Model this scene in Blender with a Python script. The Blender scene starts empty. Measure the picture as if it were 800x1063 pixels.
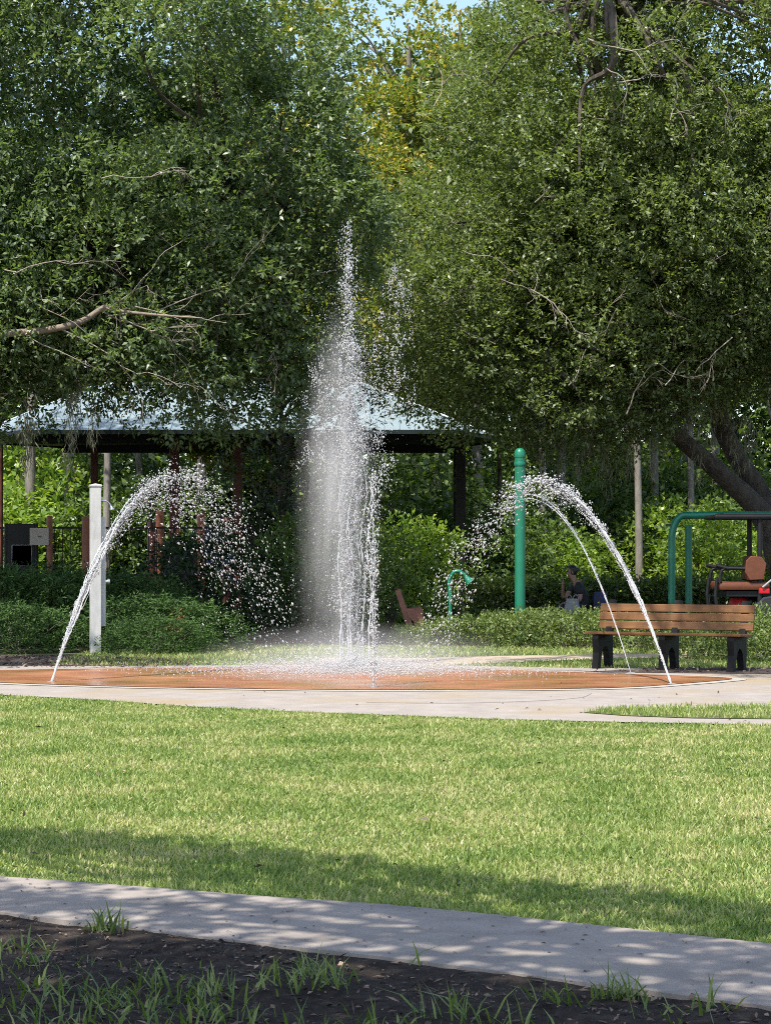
import bpy, bmesh, math, random
import numpy as np
from mathutils import Vector, Matrix

rng = np.random.default_rng(7)
random.seed(7)
scene = bpy.context.scene
COL = scene.collection
R = math.radians
F, H0, HZ = 2300.0, 1.55, 570.0            # focal length in photo pixels, eye height, horizon row


def at(px, py, Y):
    return Vector(((px - 400) / F * Y, Y, H0 - (py - HZ) / F * Y))


def gr(px, py, z=0.0):
    Y = F * (H0 - z) / (py - HZ)
    return Vector(((px - 400) / F * Y, Y, z))


SUN = Vector((-0.26, -0.42, 0.87)).normalized()

# ------------------------------------------------------------------ object helpers


def tag(o, label=None, cat=None, group=None, kind=None):
    if label: o['label'] = label
    if cat: o['category'] = cat
    if group: o['group'] = group
    if kind: o['kind'] = kind
    return o


def thing(name, label, cat, loc=(0, 0, 0), rz=0.0, group=None):
    o = bpy.data.objects.new(name, None)
    o.empty_display_size = 0.1
    o.location = loc
    o.rotation_euler = (0, 0, rz)
    COL.objects.link(o)
    return tag(o, label, cat, group)


def link_mesh(name, me, mat=None, parent=None, smooth=False):
    o = bpy.data.objects.new(name, me)
    COL.objects.link(o)
    if mat is not None and len(me.materials) == 0:
        me.materials.append(mat)
    if parent is not None:
        o.parent = parent
    if smooth:
        me.polygons.foreach_set('use_smooth', [True] * len(me.polygons))
    return o


def np_mesh(name, verts, faces):
    """faces: (n,k) int array, all the same size"""
    verts = np.asarray(verts, np.float32); faces = np.asarray(faces, np.int32)
    me = bpy.data.meshes.new(name)
    n, k = faces.shape
    me.vertices.add(len(verts)); me.vertices.foreach_set('co', verts.ravel())
    me.loops.add(n * k); me.loops.foreach_set('vertex_index', faces.ravel())
    me.polygons.add(n)
    me.polygons.foreach_set('loop_start', np.arange(0, n * k, k, dtype=np.int32))
    me.polygons.foreach_set('loop_total', np.full(n, k, dtype=np.int32))
    me.update(calc_edges=True)
    return me


class MB:
    def __init__(self):
        self.v = []; self.f = []

    def add(self, vs, fs):
        b = len(self.v)
        self.v += [tuple(p) for p in vs]
        self.f += [tuple(b + i for i in f) for f in fs]

    def box(self, c, s, M=None, bevel=0.0):
        bm = bmesh.new()
        bmesh.ops.create_cube(bm, size=1.0)
        for v in bm.verts:
            v.co = Vector((v.co.x * s[0], v.co.y * s[1], v.co.z * s[2]))
        if bevel:
            bmesh.ops.bevel(bm, geom=bm.edges[:], offset=bevel, segments=2, profile=0.6, affect='EDGES')
        T = Matrix.Translation(Vector(c)) @ (M if M else Matrix())
        bm.verts.index_update()
        self.add([T @ v.co for v in bm.verts], [[v.index for v in f.verts] for f in bm.faces])
        bm.free()

    def tube(self, pts, rad, n=8, cap=True):
        pts = [Vector(p) for p in pts]
        if not hasattr(rad, '__len__'): rad = [rad] * len(pts)
        t0 = (pts[1] - pts[0]).normalized()
        up = Vector((0, 0, 1)) if abs(t0.z) < 0.9 else Vector((1, 0, 0))
        nrm = t0.cross(up).normalized()
        vs, fs = [], []
        for i, p in enumerate(pts):
            a = pts[max(i - 1, 0)]; b = pts[min(i + 1, len(pts) - 1)]
            t = (b - a).normalized()
            nrm = (nrm - t * nrm.dot(t)).normalized()
            bn = t.cross(nrm)
            for k in range(n):
                q = 2 * math.pi * k / n
                vs.append(p + (nrm * math.cos(q) + bn * math.sin(q)) * rad[i])
        for i in range(len(pts) - 1):
            for k in range(n):
                k2 = (k + 1) % n
                fs.append((i * n + k, i * n + k2, (i + 1) * n + k2, (i + 1) * n + k))
        if cap:
            fs.append(tuple(reversed(range(n))))
            fs.append(tuple((len(pts) - 1) * n + k for k in range(n)))
        self.add(vs, fs)

    def lathe(self, prof, n=24, c=(0, 0, 0), M=None):
        vs, fs = [], []
        T = Matrix.Translation(Vector(c)) @ (M if M else Matrix())
        for (r, z) in prof:
            for k in range(n):
                q = 2 * math.pi * k / n
                vs.append(T @ Vector((r * math.cos(q), r * math.sin(q), z)))
        for i in range(len(prof) - 1):
            for k in range(n):
                k2 = (k + 1) % n
                fs.append((i * n + k, i * n + k2, (i + 1) * n + k2, (i + 1) * n + k))
        fs.append(tuple(reversed(range(n))))
        fs.append(tuple((len(prof) - 1) * n + k for k in range(n)))
        self.add(vs, fs)

    def prism(self, prof, M, th):
        """prof: 2d outline in (a,b); M maps (a,0,b); extruded th along local y"""
        n = len(prof)
        vs = [M @ Vector((a, -th / 2, b)) for a, b in prof] + [M @ Vector((a, th / 2, b)) for a, b in prof]
        fs = [tuple(range(n)), tuple(reversed(range(n, 2 * n)))]
        fs += [(i, n + i, n + (i + 1) % n, (i + 1) % n) for i in range(n)]
        self.add(vs, fs)

    def build(self, name, mat, parent=None, smooth=False, bevel=0.0):
        me = bpy.data.meshes.new(name)
        me.from_pydata(self.v, [], self.f)
        bm = bmesh.new(); bm.from_mesh(me)
        bmesh.ops.recalc_face_normals(bm, faces=bm.faces)
        if bevel:
            bmesh.ops.bevel(bm, geom=[e for e in bm.edges if e.calc_face_angle(0) > 0.6], offset=bevel, segments=2, profile=0.6, affect='EDGES')
        bm.to_mesh(me); bm.free()
        o = link_mesh(name, me, mat, parent, smooth)
        if smooth:
            try: me.set_sharp_from_angle(angle=R(40))
            except Exception: pass
        return o


def copy_tree(o, parent=None):
    c = o.copy(); COL.objects.link(c)
    if parent is not None: c.parent = parent
    for ch in list(o.children):
        copy_tree(ch, c)
    return c


def bez(pts, n=10):
    """Catmull-Rom through points"""
    P = [Vector(p) for p in pts]
    P = [P[0] * 2 - P[1]] + P + [P[-1] * 2 - P[-2]]
    out = []
    for i in range(1, len(P) - 2):
        for k in range(n):
            t = k / n
            a, b, c, d = P[i - 1], P[i], P[i + 1], P[i + 2]
            out.append(0.5 * ((2 * b) + (c - a) * t + (2 * a - 5 * b + 4 * c - d) * t * t + (3 * b - a - 3 * c + d) * t ** 3))
    out.append(P[-2])
    return out


def lerp_list(vals, n):
    return list(np.interp(np.linspace(0, 1, n), np.linspace(0, 1, len(vals)), vals))

# ------------------------------------------------------------------ materials


def new_mat(name):
    m = bpy.data.materials.new(name); m.use_nodes = True
    nt = m.node_tree; nt.nodes.clear()
    out = nt.nodes.new('ShaderNodeOutputMaterial')
    return m, nt, out


def ramp(nt, stops):
    n = nt.nodes.new('ShaderNodeValToRGB')
    e = n.color_ramp.elements
    while len(e) < len(stops): e.new(0.5)
    for i, (p, c) in enumerate(stops):
        e[i].position = p; e[i].color = (*c, 1)
    return n


def noise(nt, scale, detail=4, rough=0.6, coord='Object', scl=None):
    tc = nt.nodes.new('ShaderNodeTexCoord')
    n = nt.nodes.new('ShaderNodeTexNoise')
    n.inputs['Scale'].default_value = scale; n.inputs['Detail'].default_value = detail
    n.inputs['Roughness'].default_value = rough
    src = tc.outputs[coord]
    if scl:
        mp = nt.nodes.new('ShaderNodeMapping'); mp.inputs['Scale'].default_value = scl
        nt.links.new(src, mp.inputs['Vector']); src = mp.outputs['Vector']
    nt.links.new(src, n.inputs['Vector'])
    return n


def surf(name, stops, scale=5, rough=0.6, bump=0.0, bscale=None, detail=5, scl=None, metallic=0.0, spec=0.5, second=None, rough2=None):
    m, nt, out = new_mat(name)
    b = nt.nodes.new('ShaderNodeBsdfPrincipled')
    b.inputs['Roughness'].default_value = rough; b.inputs['Metallic'].default_value = metallic
    b.inputs['Specular IOR Level'].default_value = spec
    n = noise(nt, scale, detail, scl=scl)
    r = ramp(nt, stops)
    nt.links.new(n.outputs['Fac'], r.inputs['Fac'])
    col = r.outputs['Color']
    if second:                                     # second = (scale, lo, hi, colour): large blotches
        s, lo, hi, c = second
        n2 = noise(nt, s, 3)
        r2 = ramp(nt, [(lo, (0, 0, 0)), (hi, (1, 1, 1))])
        nt.links.new(n2.outputs['Fac'], r2.inputs['Fac'])
        mx = nt.nodes.new('ShaderNodeMix'); mx.data_type = 'RGBA'
        nt.links.new(r2.outputs['Color'], mx.inputs['Factor'])
        nt.links.new(col, mx.inputs['A']); mx.inputs['B'].default_value = (*c, 1)
        col = mx.outputs['Result']
    nt.links.new(col, b.inputs['Base Color'])
    if rough2 is not None:
        mr = nt.nodes.new('ShaderNodeMapRange')
        mr.inputs['From Min'].default_value = 0.35; mr.inputs['From Max'].default_value = 0.65
        mr.inputs['To Min'].default_value = rough; mr.inputs['To Max'].default_value = rough2
        n4 = noise(nt, scale * 0.3, 3)
        nt.links.new(n4.outputs['Fac'], mr.inputs['Value']); nt.links.new(mr.outputs['Result'], b.inputs['Roughness'])
    if bump:
        n3 = noise(nt, bscale or scale * 3, 6, scl=scl)
        bp = nt.nodes.new('ShaderNodeBump'); bp.inputs['Strength'].default_value = 1.0; bp.inputs['Distance'].default_value = bump
        nt.links.new(n3.outputs['Fac'], bp.inputs['Height']); nt.links.new(bp.outputs['Normal'], b.inputs['Normal'])
    nt.links.new(b.outputs['BSDF'], out.inputs['Surface'])
    return m


def leaf_mat(name, stops, rough=0.42, trans=0.3, tcol=(1.3, 1.4, 0.6), spec=0.5, vscale=0.6, vamt=0.9):
    m, nt, out = new_mat(name)
    g = nt.nodes.new('ShaderNodeNewGeometry')
    r = ramp(nt, stops)
    n = noise(nt, vscale, 4)                        # whole sprigs differ a little in leaf age
    ad = nt.nodes.new('ShaderNodeMath'); ad.operation = 'MULTIPLY_ADD'
    nt.links.new(n.outputs['Fac'], ad.inputs[0]); ad.inputs[1].default_value = vamt
    sub = nt.nodes.new('ShaderNodeMath'); sub.operation = 'MULTIPLY_ADD'
    nt.links.new(g.outputs['Random Per Island'], sub.inputs[0]); sub.inputs[1].default_value = 0.75; sub.inputs[2].default_value = -0.33 - (vamt - 0.9) * .5
    nt.links.new(sub.outputs[0], ad.inputs[2])
    nt.links.new(ad.outputs[0], r.inputs['Fac'])
    b = nt.nodes.new('ShaderNodeBsdfPrincipled')
    b.inputs['Roughness'].default_value = rough; b.inputs['Specular IOR Level'].default_value = spec
    nt.links.new(r.outputs['Color'], b.inputs['Base Color'])
    t = nt.nodes.new('ShaderNodeBsdfTranslucent')
    mul = nt.nodes.new('ShaderNodeMix'); mul.data_type = 'RGBA'; mul.blend_type = 'MULTIPLY'
    mul.inputs['Factor'].default_value = 1.0
    nt.links.new(r.outputs['Color'], mul.inputs['A']); mul.inputs['B'].default_value = (*tcol, 1)
    nt.links.new(mul.outputs['Result'], t.inputs['Color'])
    mx = nt.nodes.new('ShaderNodeMixShader'); mx.inputs[0].default_value = trans
    nt.links.new(b.outputs[0], mx.inputs[1]); nt.links.new(t.outputs[0], mx.inputs[2])
    nt.links.new(mx.outputs[0], out.inputs['Surface'])
    return m


M = {}
M['oak'] = leaf_mat('oak_leaf', [(0.1, (0.0647, 0.1073, 0.0478)), (0.5, (0.1239, 0.1807, 0.0733)), (0.9, (0.2047, 0.2624, 0.1101))], rough=0.42, trans=0.45, spec=0.7)
M['oak_olive'] = leaf_mat('oak_leaf_olive', [(0.1, (0.0783, 0.1130, 0.0416)), (0.5, (0.1438, 0.1903, 0.0612)), (0.9, (0.2302, 0.2795, 0.0955))], rough=0.44, trans=0.45, spec=0.7)
M['yellow'] = leaf_mat('yellowing_leaf', [(0.1, (0.10, 0.16, 0.035)), (0.4, (0.17, 0.22, 0.04)), (0.65, (0.27, 0.27, 0.045)), (0.9, (0.48, 0.34, 0.06))], trans=0.4)
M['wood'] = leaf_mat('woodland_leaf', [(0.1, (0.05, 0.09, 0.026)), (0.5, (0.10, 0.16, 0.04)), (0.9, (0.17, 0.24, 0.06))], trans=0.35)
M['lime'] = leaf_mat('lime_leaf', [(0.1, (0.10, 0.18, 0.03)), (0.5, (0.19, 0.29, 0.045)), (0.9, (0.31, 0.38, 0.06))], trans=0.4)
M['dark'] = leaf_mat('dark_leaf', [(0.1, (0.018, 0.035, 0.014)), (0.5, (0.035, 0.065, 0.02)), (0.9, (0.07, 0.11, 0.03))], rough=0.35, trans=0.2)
M['juniper'] = leaf_mat('juniper_leaf', [(0.1, (0.0275, 0.0602, 0.0172)), (0.5, (0.0473, 0.0946, 0.0241)), (0.9, (0.0774, 0.1376, 0.0344))], rough=0.65, spec=.2, trans=0.15)
M['cover'] = leaf_mat('cover_leaf', [(0.1, (0.0860, 0.1290, 0.0344)), (0.5, (0.1462, 0.2021, 0.0516)), (0.9, (0.2322, 0.2752, 0.0946))], rough=0.5, trans=0.35)
M['hedge'] = leaf_mat('hedge_leaf', [(0.1, (0.05, 0.09, 0.02)), (0.5, (0.10, 0.15, 0.03)), (0.9, (0.17, 0.21, 0.05))], rough=0.4, trans=0.3)
M['soft'] = leaf_mat('soft_leaf', [(0.1, (0.07, 0.12, 0.025)), (0.5, (0.12, 0.19, 0.035)), (0.9, (0.20, 0.27, 0.06))], rough=0.5, trans=0.4)
M['ruddy'] = leaf_mat('ruddy_leaf', [(0.1, (0.16, 0.06, 0.03)), (0.6, (0.27, 0.11, 0.05)), (0.9, (0.36, 0.18, 0.07))], trans=0.3)
M['moss'] = leaf_mat('hanging_moss', [(0.1, (0.11, 0.115, 0.07)), (0.5, (0.17, 0.17, 0.105)), (0.9, (0.24, 0.235, 0.15))], rough=0.8, trans=0.3, tcol=(1, 1, .8))
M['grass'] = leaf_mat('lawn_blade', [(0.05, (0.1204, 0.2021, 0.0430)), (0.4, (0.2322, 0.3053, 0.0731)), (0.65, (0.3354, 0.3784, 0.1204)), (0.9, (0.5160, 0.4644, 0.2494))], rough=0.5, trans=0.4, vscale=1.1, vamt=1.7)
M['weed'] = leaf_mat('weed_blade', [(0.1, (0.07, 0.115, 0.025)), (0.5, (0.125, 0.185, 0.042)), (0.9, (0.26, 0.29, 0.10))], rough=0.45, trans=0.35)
M['litter'] = leaf_mat('dry_leaf', [(0.1, (0.022, 0.016, 0.012)), (0.45, (0.09, 0.062, 0.044)), (0.7, (0.16, 0.11, 0.075)), (0.9, (0.30, 0.21, 0.145))], rough=0.7, trans=0.05, tcol=(1, .9, .7))

M['bark'] = surf('oak_bark', [(0.3, (0.0351, 0.0281, 0.0226)), (0.7, (0.1248, 0.1014, 0.0780))], 9, 0.85, 0.03, 22, scl=(1, 1, .35))
M['pale_bark'] = surf('pale_bark', [(0.3, (0.1050, 0.0938, 0.0750)), (0.7, (0.2700, 0.2475, 0.2100))], 5, 0.85, 0.02, 15, scl=(1, 1, .3))
M['twig'] = surf('grey_twig', [(0.3, (0.16, 0.13, 0.10)), (0.7, (0.33, 0.285, 0.235))], 8, 0.8)
M['branch'] = surf('tan_branch', [(0.3, (0.12, 0.09, 0.068)), (0.7, (0.27, 0.215, 0.165))], 8, 0.8, 0.01, 30)
M['soil'] = surf('soil', [(0.3, (0.0184, 0.0137, 0.0111)), (0.55, (0.0437, 0.0339, 0.0273)), (0.8, (0.0881, 0.0701, 0.0569))], 14, 0.95, 0.03, 40, second=(1.2, .55, .75, (0.0529, 0.0419, 0.0341)), spec=.15)
M['mulch'] = surf('mulch', [(0.3, (0.03, 0.021, 0.017)), (0.7, (0.11, 0.075, 0.055))], 22, 0.9, 0.05, 45)
M['turf'] = surf('turf', [(0.3, (0.0602, 0.0860, 0.0215)), (0.55, (0.1032, 0.1290, 0.0361)), (0.8, (0.1720, 0.1634, 0.0688))], 6, 0.9, 0.03, 80, second=(0.5, .55, .8, (0.1462, 0.1419, 0.0645)))
M['concrete'] = surf('path_concrete', [(0.3, (0.2365, 0.2021, 0.1720)), (0.7, (0.2881, 0.2494, 0.2150))], 5, 0.85, 0.0012, 60, second=(2.6, .5, .72, (0.1849, 0.1591, 0.1376)))
M['plaza'] = surf('plaza_concrete', [(0.3, (0.2367, 0.2058, 0.1796)), (0.7, (0.3106, 0.2768, 0.2432))], 3, 0.7, 0.004, 60, second=(0.55, .5, .68, (0.2737, 0.2170, 0.1422)))
M['kerb'] = surf('kerb_concrete', [(0.3, (0.2848, 0.2571, 0.2136)), (0.7, (0.3719, 0.3402, 0.2927))], 5, 0.7, 0.004, 40)
M['pad'] = surf('wet_red_pad', [(0.3, (0.2150, 0.0774, 0.0361)), (0.55, (0.3268, 0.1462, 0.0757)), (0.8, (0.4042, 0.2408, 0.1204))], 2.2, 0.12, 0.006, 14, scl=(0.6, 1.6, 1), second=(0.9, .48, .62, (0.2322, 0.1290, 0.0473)), rough2=0.45)
M['sand'] = surf('sandy_path', [(0.3, (0.2924, 0.2322, 0.1634)), (0.7, (0.3784, 0.3096, 0.2322))], 4, 0.85)
M['roof'] = surf('pavilion_roof', [(0.3, (0.2047, 0.2673, 0.3007)), (0.7, (0.2408, 0.3055, 0.3333))], 0.8, 0.4, second=(0.6, .6, .9, (0.1686, 0.2100, 0.2288)))
M['fascia'] = surf('eave_shade_dark', [(0.3, (0.012, 0.020, 0.023)), (0.7, (0.020, 0.031, 0.034))], 2, 0.55, spec=.2)  # near-black colour carries the shade under the roof
M['rust'] = surf('rust_brown_paint', [(0.3, (0.075, 0.018, 0.012)), (0.7, (0.12, 0.032, 0.02))], 4, 0.5)
M['orange'] = surf('orange_brown_paint', [(0.3, (0.22, 0.065, 0.028)), (0.7, (0.30, 0.10, 0.045))], 4, 0.5)
M['black'] = surf('black_paint', [(0.3, (0.008, 0.008, 0.009)), (0.7, (0.014, 0.014, 0.016))], 4, 0.45, spec=.25)
M['plastic'] = surf('black_plastic_board', [(0.3, (0.006, 0.006, 0.006)), (0.7, (0.012, 0.011, 0.011))], 6, 0.6, 0.002, 60, spec=.15)
M['green'] = surf('green_paint', [(0.3, (0.0086, 0.1333, 0.0757)), (0.7, (0.0155, 0.1806, 0.1032))], 2.5, 0.32)
M['white'] = surf('weathered_white_board', [(0.3, (0.4045, 0.3973, 0.3756)), (0.7, (0.5346, 0.5274, 0.5057))], 7, 0.6, 0.003, 30, scl=(1, 1, .2), second=(2, .55, .75, (0.3179, 0.3034, 0.2817)))
M['metal'] = surf('brushed_metal', [(0.3, (0.5, 0.5, 0.5)), (0.7, (0.65, 0.65, 0.65))], 9, 0.3, metallic=0.9)
M['slat'] = surf('cedar_brown_slat', [(0.3, (0.0894, 0.0326, 0.0040)), (0.7, (0.1720, 0.0699, 0.0093))], 7, 0.6, 0.003, 40, scl=(.12, 1, 1))
M['seat'] = surf('brown_vinyl', [(0.3, (0.0994, 0.0293, 0.0115)), (0.7, (0.1338, 0.0418, 0.0172))], 9, 0.42, 0.002, 60)
M['cartbody'] = surf('charcoal_body_paint', [(0.3, (0.02, 0.021, 0.024)), (0.7, (0.032, 0.034, 0.038))], 3, 0.15)
M['red'] = surf('red_cloth', [(0.3, (0.36, 0.010, 0.016)), (0.7, (0.48, 0.018, 0.025))], 12, 0.6)
M['redlamp'] = surf('red_lamp', [(0.3, (0.42, 0.008, 0.015)), (0.7, (0.5, 0.014, 0.02))], 3, 0.15)
M['beige'] = surf('beige_panel', [(0.3, (0.4300, 0.3784, 0.3182)), (0.7, (0.4902, 0.4300, 0.3698))], 3, 0.6)
M['navy'] = surf('navy_cloth', [(0.3, (0.016, 0.018, 0.06)), (0.7, (0.032, 0.036, 0.11))], 12, 0.7)
M['bluepanel'] = surf('blue_panel', [(0.3, (0.02, 0.035, 0.10)), (0.7, (0.03, 0.05, 0.14))], 3, 0.4)
M['bubble'] = surf('grey_bubble', [(0.3, (0.20, 0.24, 0.26)), (0.7, (0.42, 0.45, 0.47))], 6, 0.12)
M['mark'] = surf('dark_mark', [(0.3, (0.12, 0.10, 0.09)), (0.7, (0.16, 0.14, 0.12))], 6, 0.6)
M['skin'] = surf('skin', [(0.3, (0.27, 0.145, 0.09)), (0.7, (0.34, 0.19, 0.125))], 9, 0.5)
M['hair'] = surf('dark_hair', [(0.3, (0.012, 0.009, 0.008)), (0.7, (0.03, 0.02, 0.016))], 30, 0.5)
M['shirt'] = surf('black_cotton', [(0.3, (0.010, 0.010, 0.011)), (0.7, (0.02, 0.02, 0.022))], 14, 0.8)
M['jeans'] = surf('dark_trousers', [(0.3, (0.018, 0.018, 0.024)), (0.7, (0.035, 0.035, 0.045))], 14, 0.8)
M['cloth'] = surf('pale_cloth', [(0.3, (0.2640, 0.2585, 0.2585)), (0.7, (0.3300, 0.3245, 0.3190))], 12, 0.8)
M['brownwood'] = surf('reddish_wood', [(0.3, (0.15, 0.055, 0.035)), (0.7, (0.24, 0.095, 0.06))], 6, 0.6, 0.003, 30)


def water_mat():
    m, nt, out = new_mat('white_water')
    b = nt.nodes.new('ShaderNodeBsdfPrincipled')
    b.inputs['Base Color'].default_value = (0.66, 0.67, 0.68, 1)
    b.inputs['Roughness'].default_value = 0.12; b.inputs['IOR'].default_value = 1.33
    t = nt.nodes.new('ShaderNodeBsdfTranslucent'); t.inputs['Color'].default_value = (0.68, 0.69, 0.70, 1)
    mx = nt.nodes.new('ShaderNodeMixShader'); mx.inputs[0].default_value = 0.45
    nt.links.new(b.outputs[0], mx.inputs[1]); nt.links.new(t.outputs[0], mx.inputs[2])
    nt.links.new(mx.outputs[0], out.inputs['Surface'])
    return m


M['water'] = water_mat()


def clear_water_mat():
    m, nt, out = new_mat('clear_water')
    b = nt.nodes.new('ShaderNodeBsdfPrincipled')
    b.inputs['Base Color'].default_value = (0.95, 0.97, 0.98, 1)
    b.inputs['Roughness'].default_value = 0.08; b.inputs['IOR'].default_value = 1.33
    b.inputs['Transmission Weight'].default_value = 0.55
    nt.links.new(b.outputs[0], out.inputs['Surface'])
    return m


M['stream'] = clear_water_mat()

# ------------------------------------------------------------------ world, sun, camera
w = bpy.data.worlds.new('World'); scene.world = w; w.use_nodes = True
nt = w.node_tree; nt.nodes.clear()
sky = nt.nodes.new('ShaderNodeTexSky'); sky.sky_type = 'NISHITA'; sky.sun_disc = False
sky.sun_elevation = math.asin(SUN.z); sky.sun_rotation = math.atan2(SUN.x, SUN.y)
sky.air_density = 1.0; sky.dust_density = 1.5; sky.ozone_density = 1.0
bg = nt.nodes.new('ShaderNodeBackground'); bg.inputs['Strength'].default_value = 0.15
wo = nt.nodes.new('ShaderNodeOutputWorld')
nt.links.new(sky.outputs[0], bg.inputs[0]); nt.links.new(bg.outputs[0], wo.inputs[0])
sl = bpy.data.lights.new('sun', 'SUN'); sl.energy = 4.5; sl.angle = R(0.53); sl.color = (1.0, 0.95, 0.87)
so = bpy.data.objects.new('sun', sl); COL.objects.link(so)
so.rotation_euler = SUN.to_track_quat('Z', 'Y').to_euler(); so.location = (-20, -15, 50)
cd = bpy.data.cameras.new('camera'); cam = bpy.data.objects.new('camera', cd); COL.objects.link(cam)
cam.location = (0, 0, H0); cam.rotation_euler = (R(90), 0, 0)
cd.sensor_fit = 'HORIZONTAL'; cd.sensor_width = 36; cd.lens = F / 800 * 36
cd.shift_y = (HZ - 531.5) / 800
cd.clip_start = 0.1; cd.clip_end = 2000
scene.camera = cam
vs = scene.view_settings
vs.view_transform = 'Standard'; vs.look = 'None'; vs.exposure = 0.9; vs.gamma = 1.0
try: vs.use_curve_mapping = False
except Exception: pass
cy = scene.cycles
cy.max_bounces = 7; cy.diffuse_bounces = 4; cy.glossy_bounces = 2; cy.transmission_bounces = 4; cy.transparent_max_bounces = 6
cy.volume_bounces = 2; cy.caustics_reflective = False; cy.caustics_refractive = False
cy.use_denoising = False
cy.pixel_filter_type = 'BLACKMAN_HARRIS'; cy.filter_width = 1.0
cy.sample_clamp_indirect = 6

# ------------------------------------------------------------------ leaf clouds (numpy)


def unit(a):
    return a / np.maximum(np.linalg.norm(a, axis=1, keepdims=True), 1e-9)


def rand_dirs(n):
    return unit(rng.normal(size=(n, 3)))


def leaves_geo(P, A, N, L, W, fold=0.25):
    """one folded four-point leaf per row: base P, axis A, face normal N"""
    A = unit(A); B = unit(np.cross(N, A)); N = np.cross(A, B)
    L = L[:, None]; W = W[:, None]
    v = np.stack([P, P + A * L * .45 + B * W * .5 + N * W * fold, P + A * L, P + A * L * .45 - B * W * .5 + N * W * fold], axis=1)
    n = len(P)
    f = np.arange(4 * n).reshape(n, 4)
    return v.reshape(-1, 3), f


def sprays(P, D, k, L, W, twig=0.22, upbias=0.9, scatter=0.9):
    """k leaves along each short twig starting at P with direction D"""
    n = len(P)
    Pk = np.repeat(P, k, 0); Dk = np.repeat(unit(D), k, 0)
    s = np.tile(np.linspace(0.1, 1.0, k), n) * np.repeat(rng.uniform(.6, 1.3, n), k) * twig
    side = rand_dirs(n * k)
    pos = Pk + Dk * s[:, None] + side * twig * 0.12
    A = Dk * 0.6 + side * scatter
    A[:, 2] -= 0.12
    N = np.array([0, 0, 1.0]) * upbias + rand_dirs(n * k) * 0.85 + Dk * 0.25
    l = L * rng.uniform(.65, 1.25, n * k); wd = W * rng.uniform(.7, 1.25, n * k)
    return leaves_geo(pos, A, N, l, wd)


def merge_geo(parts):
    V, Fc, b = [], [], 0
    for v, f in parts:
        V.append(v); Fc.append(f + b); b += len(v)
    return np.concatenate(V), np.concatenate(Fc)


def fib_dirs(n):
    i = np.arange(n) + .5
    ph = np.arccos(1 - 2 * i / n); th = np.pi * (1 + 5 ** .5) * i
    d = np.stack([np.cos(th) * np.sin(ph), np.sin(th) * np.sin(ph), np.cos(ph)], 1)
    return unit(d + rng.normal(size=(n, 3)) * .13)


def lobe_blobs(c, r, spacing=1.25, br=(0.7, 1.2), back=0.3, inner=True, keep=None):
    """clump centres over an ellipsoid; returns list of (centre, outward dir, radius, weight)"""
    c = np.array(c, float); r = np.array(r, float)
    p = 1.6
    area = 4 * np.pi * (((r[0] * r[1]) ** p + (r[0] * r[2]) ** p + (r[1] * r[2]) ** p) / 3) ** (1 / p)
    nb = max(6, int(area / spacing ** 2))
    out = []
    for d in fib_dirs(nb):
        q = c + d * r * rng.uniform(.80, 1.06)
        nrm = d / r; nrm /= np.linalg.norm(nrm)
        wgt = 1.0 if nrm[1] < 0.25 else back
        if keep is not None and not keep(q): continue
        out.append((q, nrm, rng.uniform(*br), wgt))
    return out


def blob_sprays(blobs, per_m2, flat=0.75, droop=0.0):
    Ps, Ds = [], []
    for (q, nrm, b, wgt) in blobs:
        n = max(3, int(per_m2 * 2 * np.pi * b * b * wgt))
        d = rand_dirs(n) + nrm * 0.55 + np.array([0, 0, 0.35])
        d = unit(d)
        rr = b * rng.uniform(.45, 1.05, n) ** 0.7
        pos = q + d * rr[:, None] * np.array([1, 1, flat])
        Ps.append(pos)
        dd = d + rand_dirs(n) * .5 + np.array([0, 0, 0.1 - droop])
        Ds.append(dd)
    return np.concatenate(Ps), np.concatenate(Ds)


def foliage(name, geo, mat, parent=None):
    me = np_mesh(name, *geo)
    return link_mesh(name, me, mat, parent)

# ------------------------------------------------------------------ the ground


def sheet(name, pts, z, mat, smooth_n=0):
    bm = bmesh.new()
    P = [Vector((p[0], p[1], z)) for p in pts]
    f = bm.faces.new([bm.verts.new(p) for p in P])
    bmesh.ops.triangulate(bm, faces=[f])
    bmesh.ops.recalc_face_normals(bm, faces=bm.faces)
    me = bpy.data.meshes.new(name); bm.to_mesh(me); bm.free()
    if me.polygons[0].normal.z < 0: me.flip_normals()
    o = link_mesh(name, me, mat)
    return tag(o, kind='structure')


def smooth_loop(pts, n=6):
    P = [Vector((p[0], p[1], 0)) for p in pts]; out = []; m = len(P)
    for i in range(m):
        a, b, c, d = P[i - 1], P[i], P[(i + 1) % m], P[(i + 2) % m]
        for k in range(n):
            t = k / n
            out.append(0.5 * ((2 * b) + (c - a) * t + (2 * a - 5 * b + 4 * c - d) * t * t + (3 * b - a - 3 * c + d) * t ** 3))
    return out


def grow(loop, d):
    c = sum((Vector((p[0], p[1], 0)) for p in loop), Vector()) / len(loop)
    n = len(loop); out = []
    for i in range(n):
        a, b = loop[i - 1], loop[(i + 1) % n]
        t = Vector((b[0] - a[0], b[1] - a[1], 0)).normalized()
        nr = Vector((t.y, -t.x, 0))
        if nr.dot(Vector((loop[i][0], loop[i][1], 0)) - c) < 0: nr = -nr
        out.append(Vector((loop[i][0], loop[i][1], 0)) + nr * d)
    return out


# ground: woods floor and soil everywhere, gently uneven close to the camera
G = 400
sheet('ground', [(-G, -G), (G, -G), (G, G), (-G, G)], -0.006, M['soil'])

# path edges (near footpath), as lines x -> y
pe = [gr(0, 917), gr(400, 946), gr(800, 987)]           # far edge
pn = [gr(0, 954), gr(400, 1003), gr(800, 1054)]         # near edge


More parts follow.
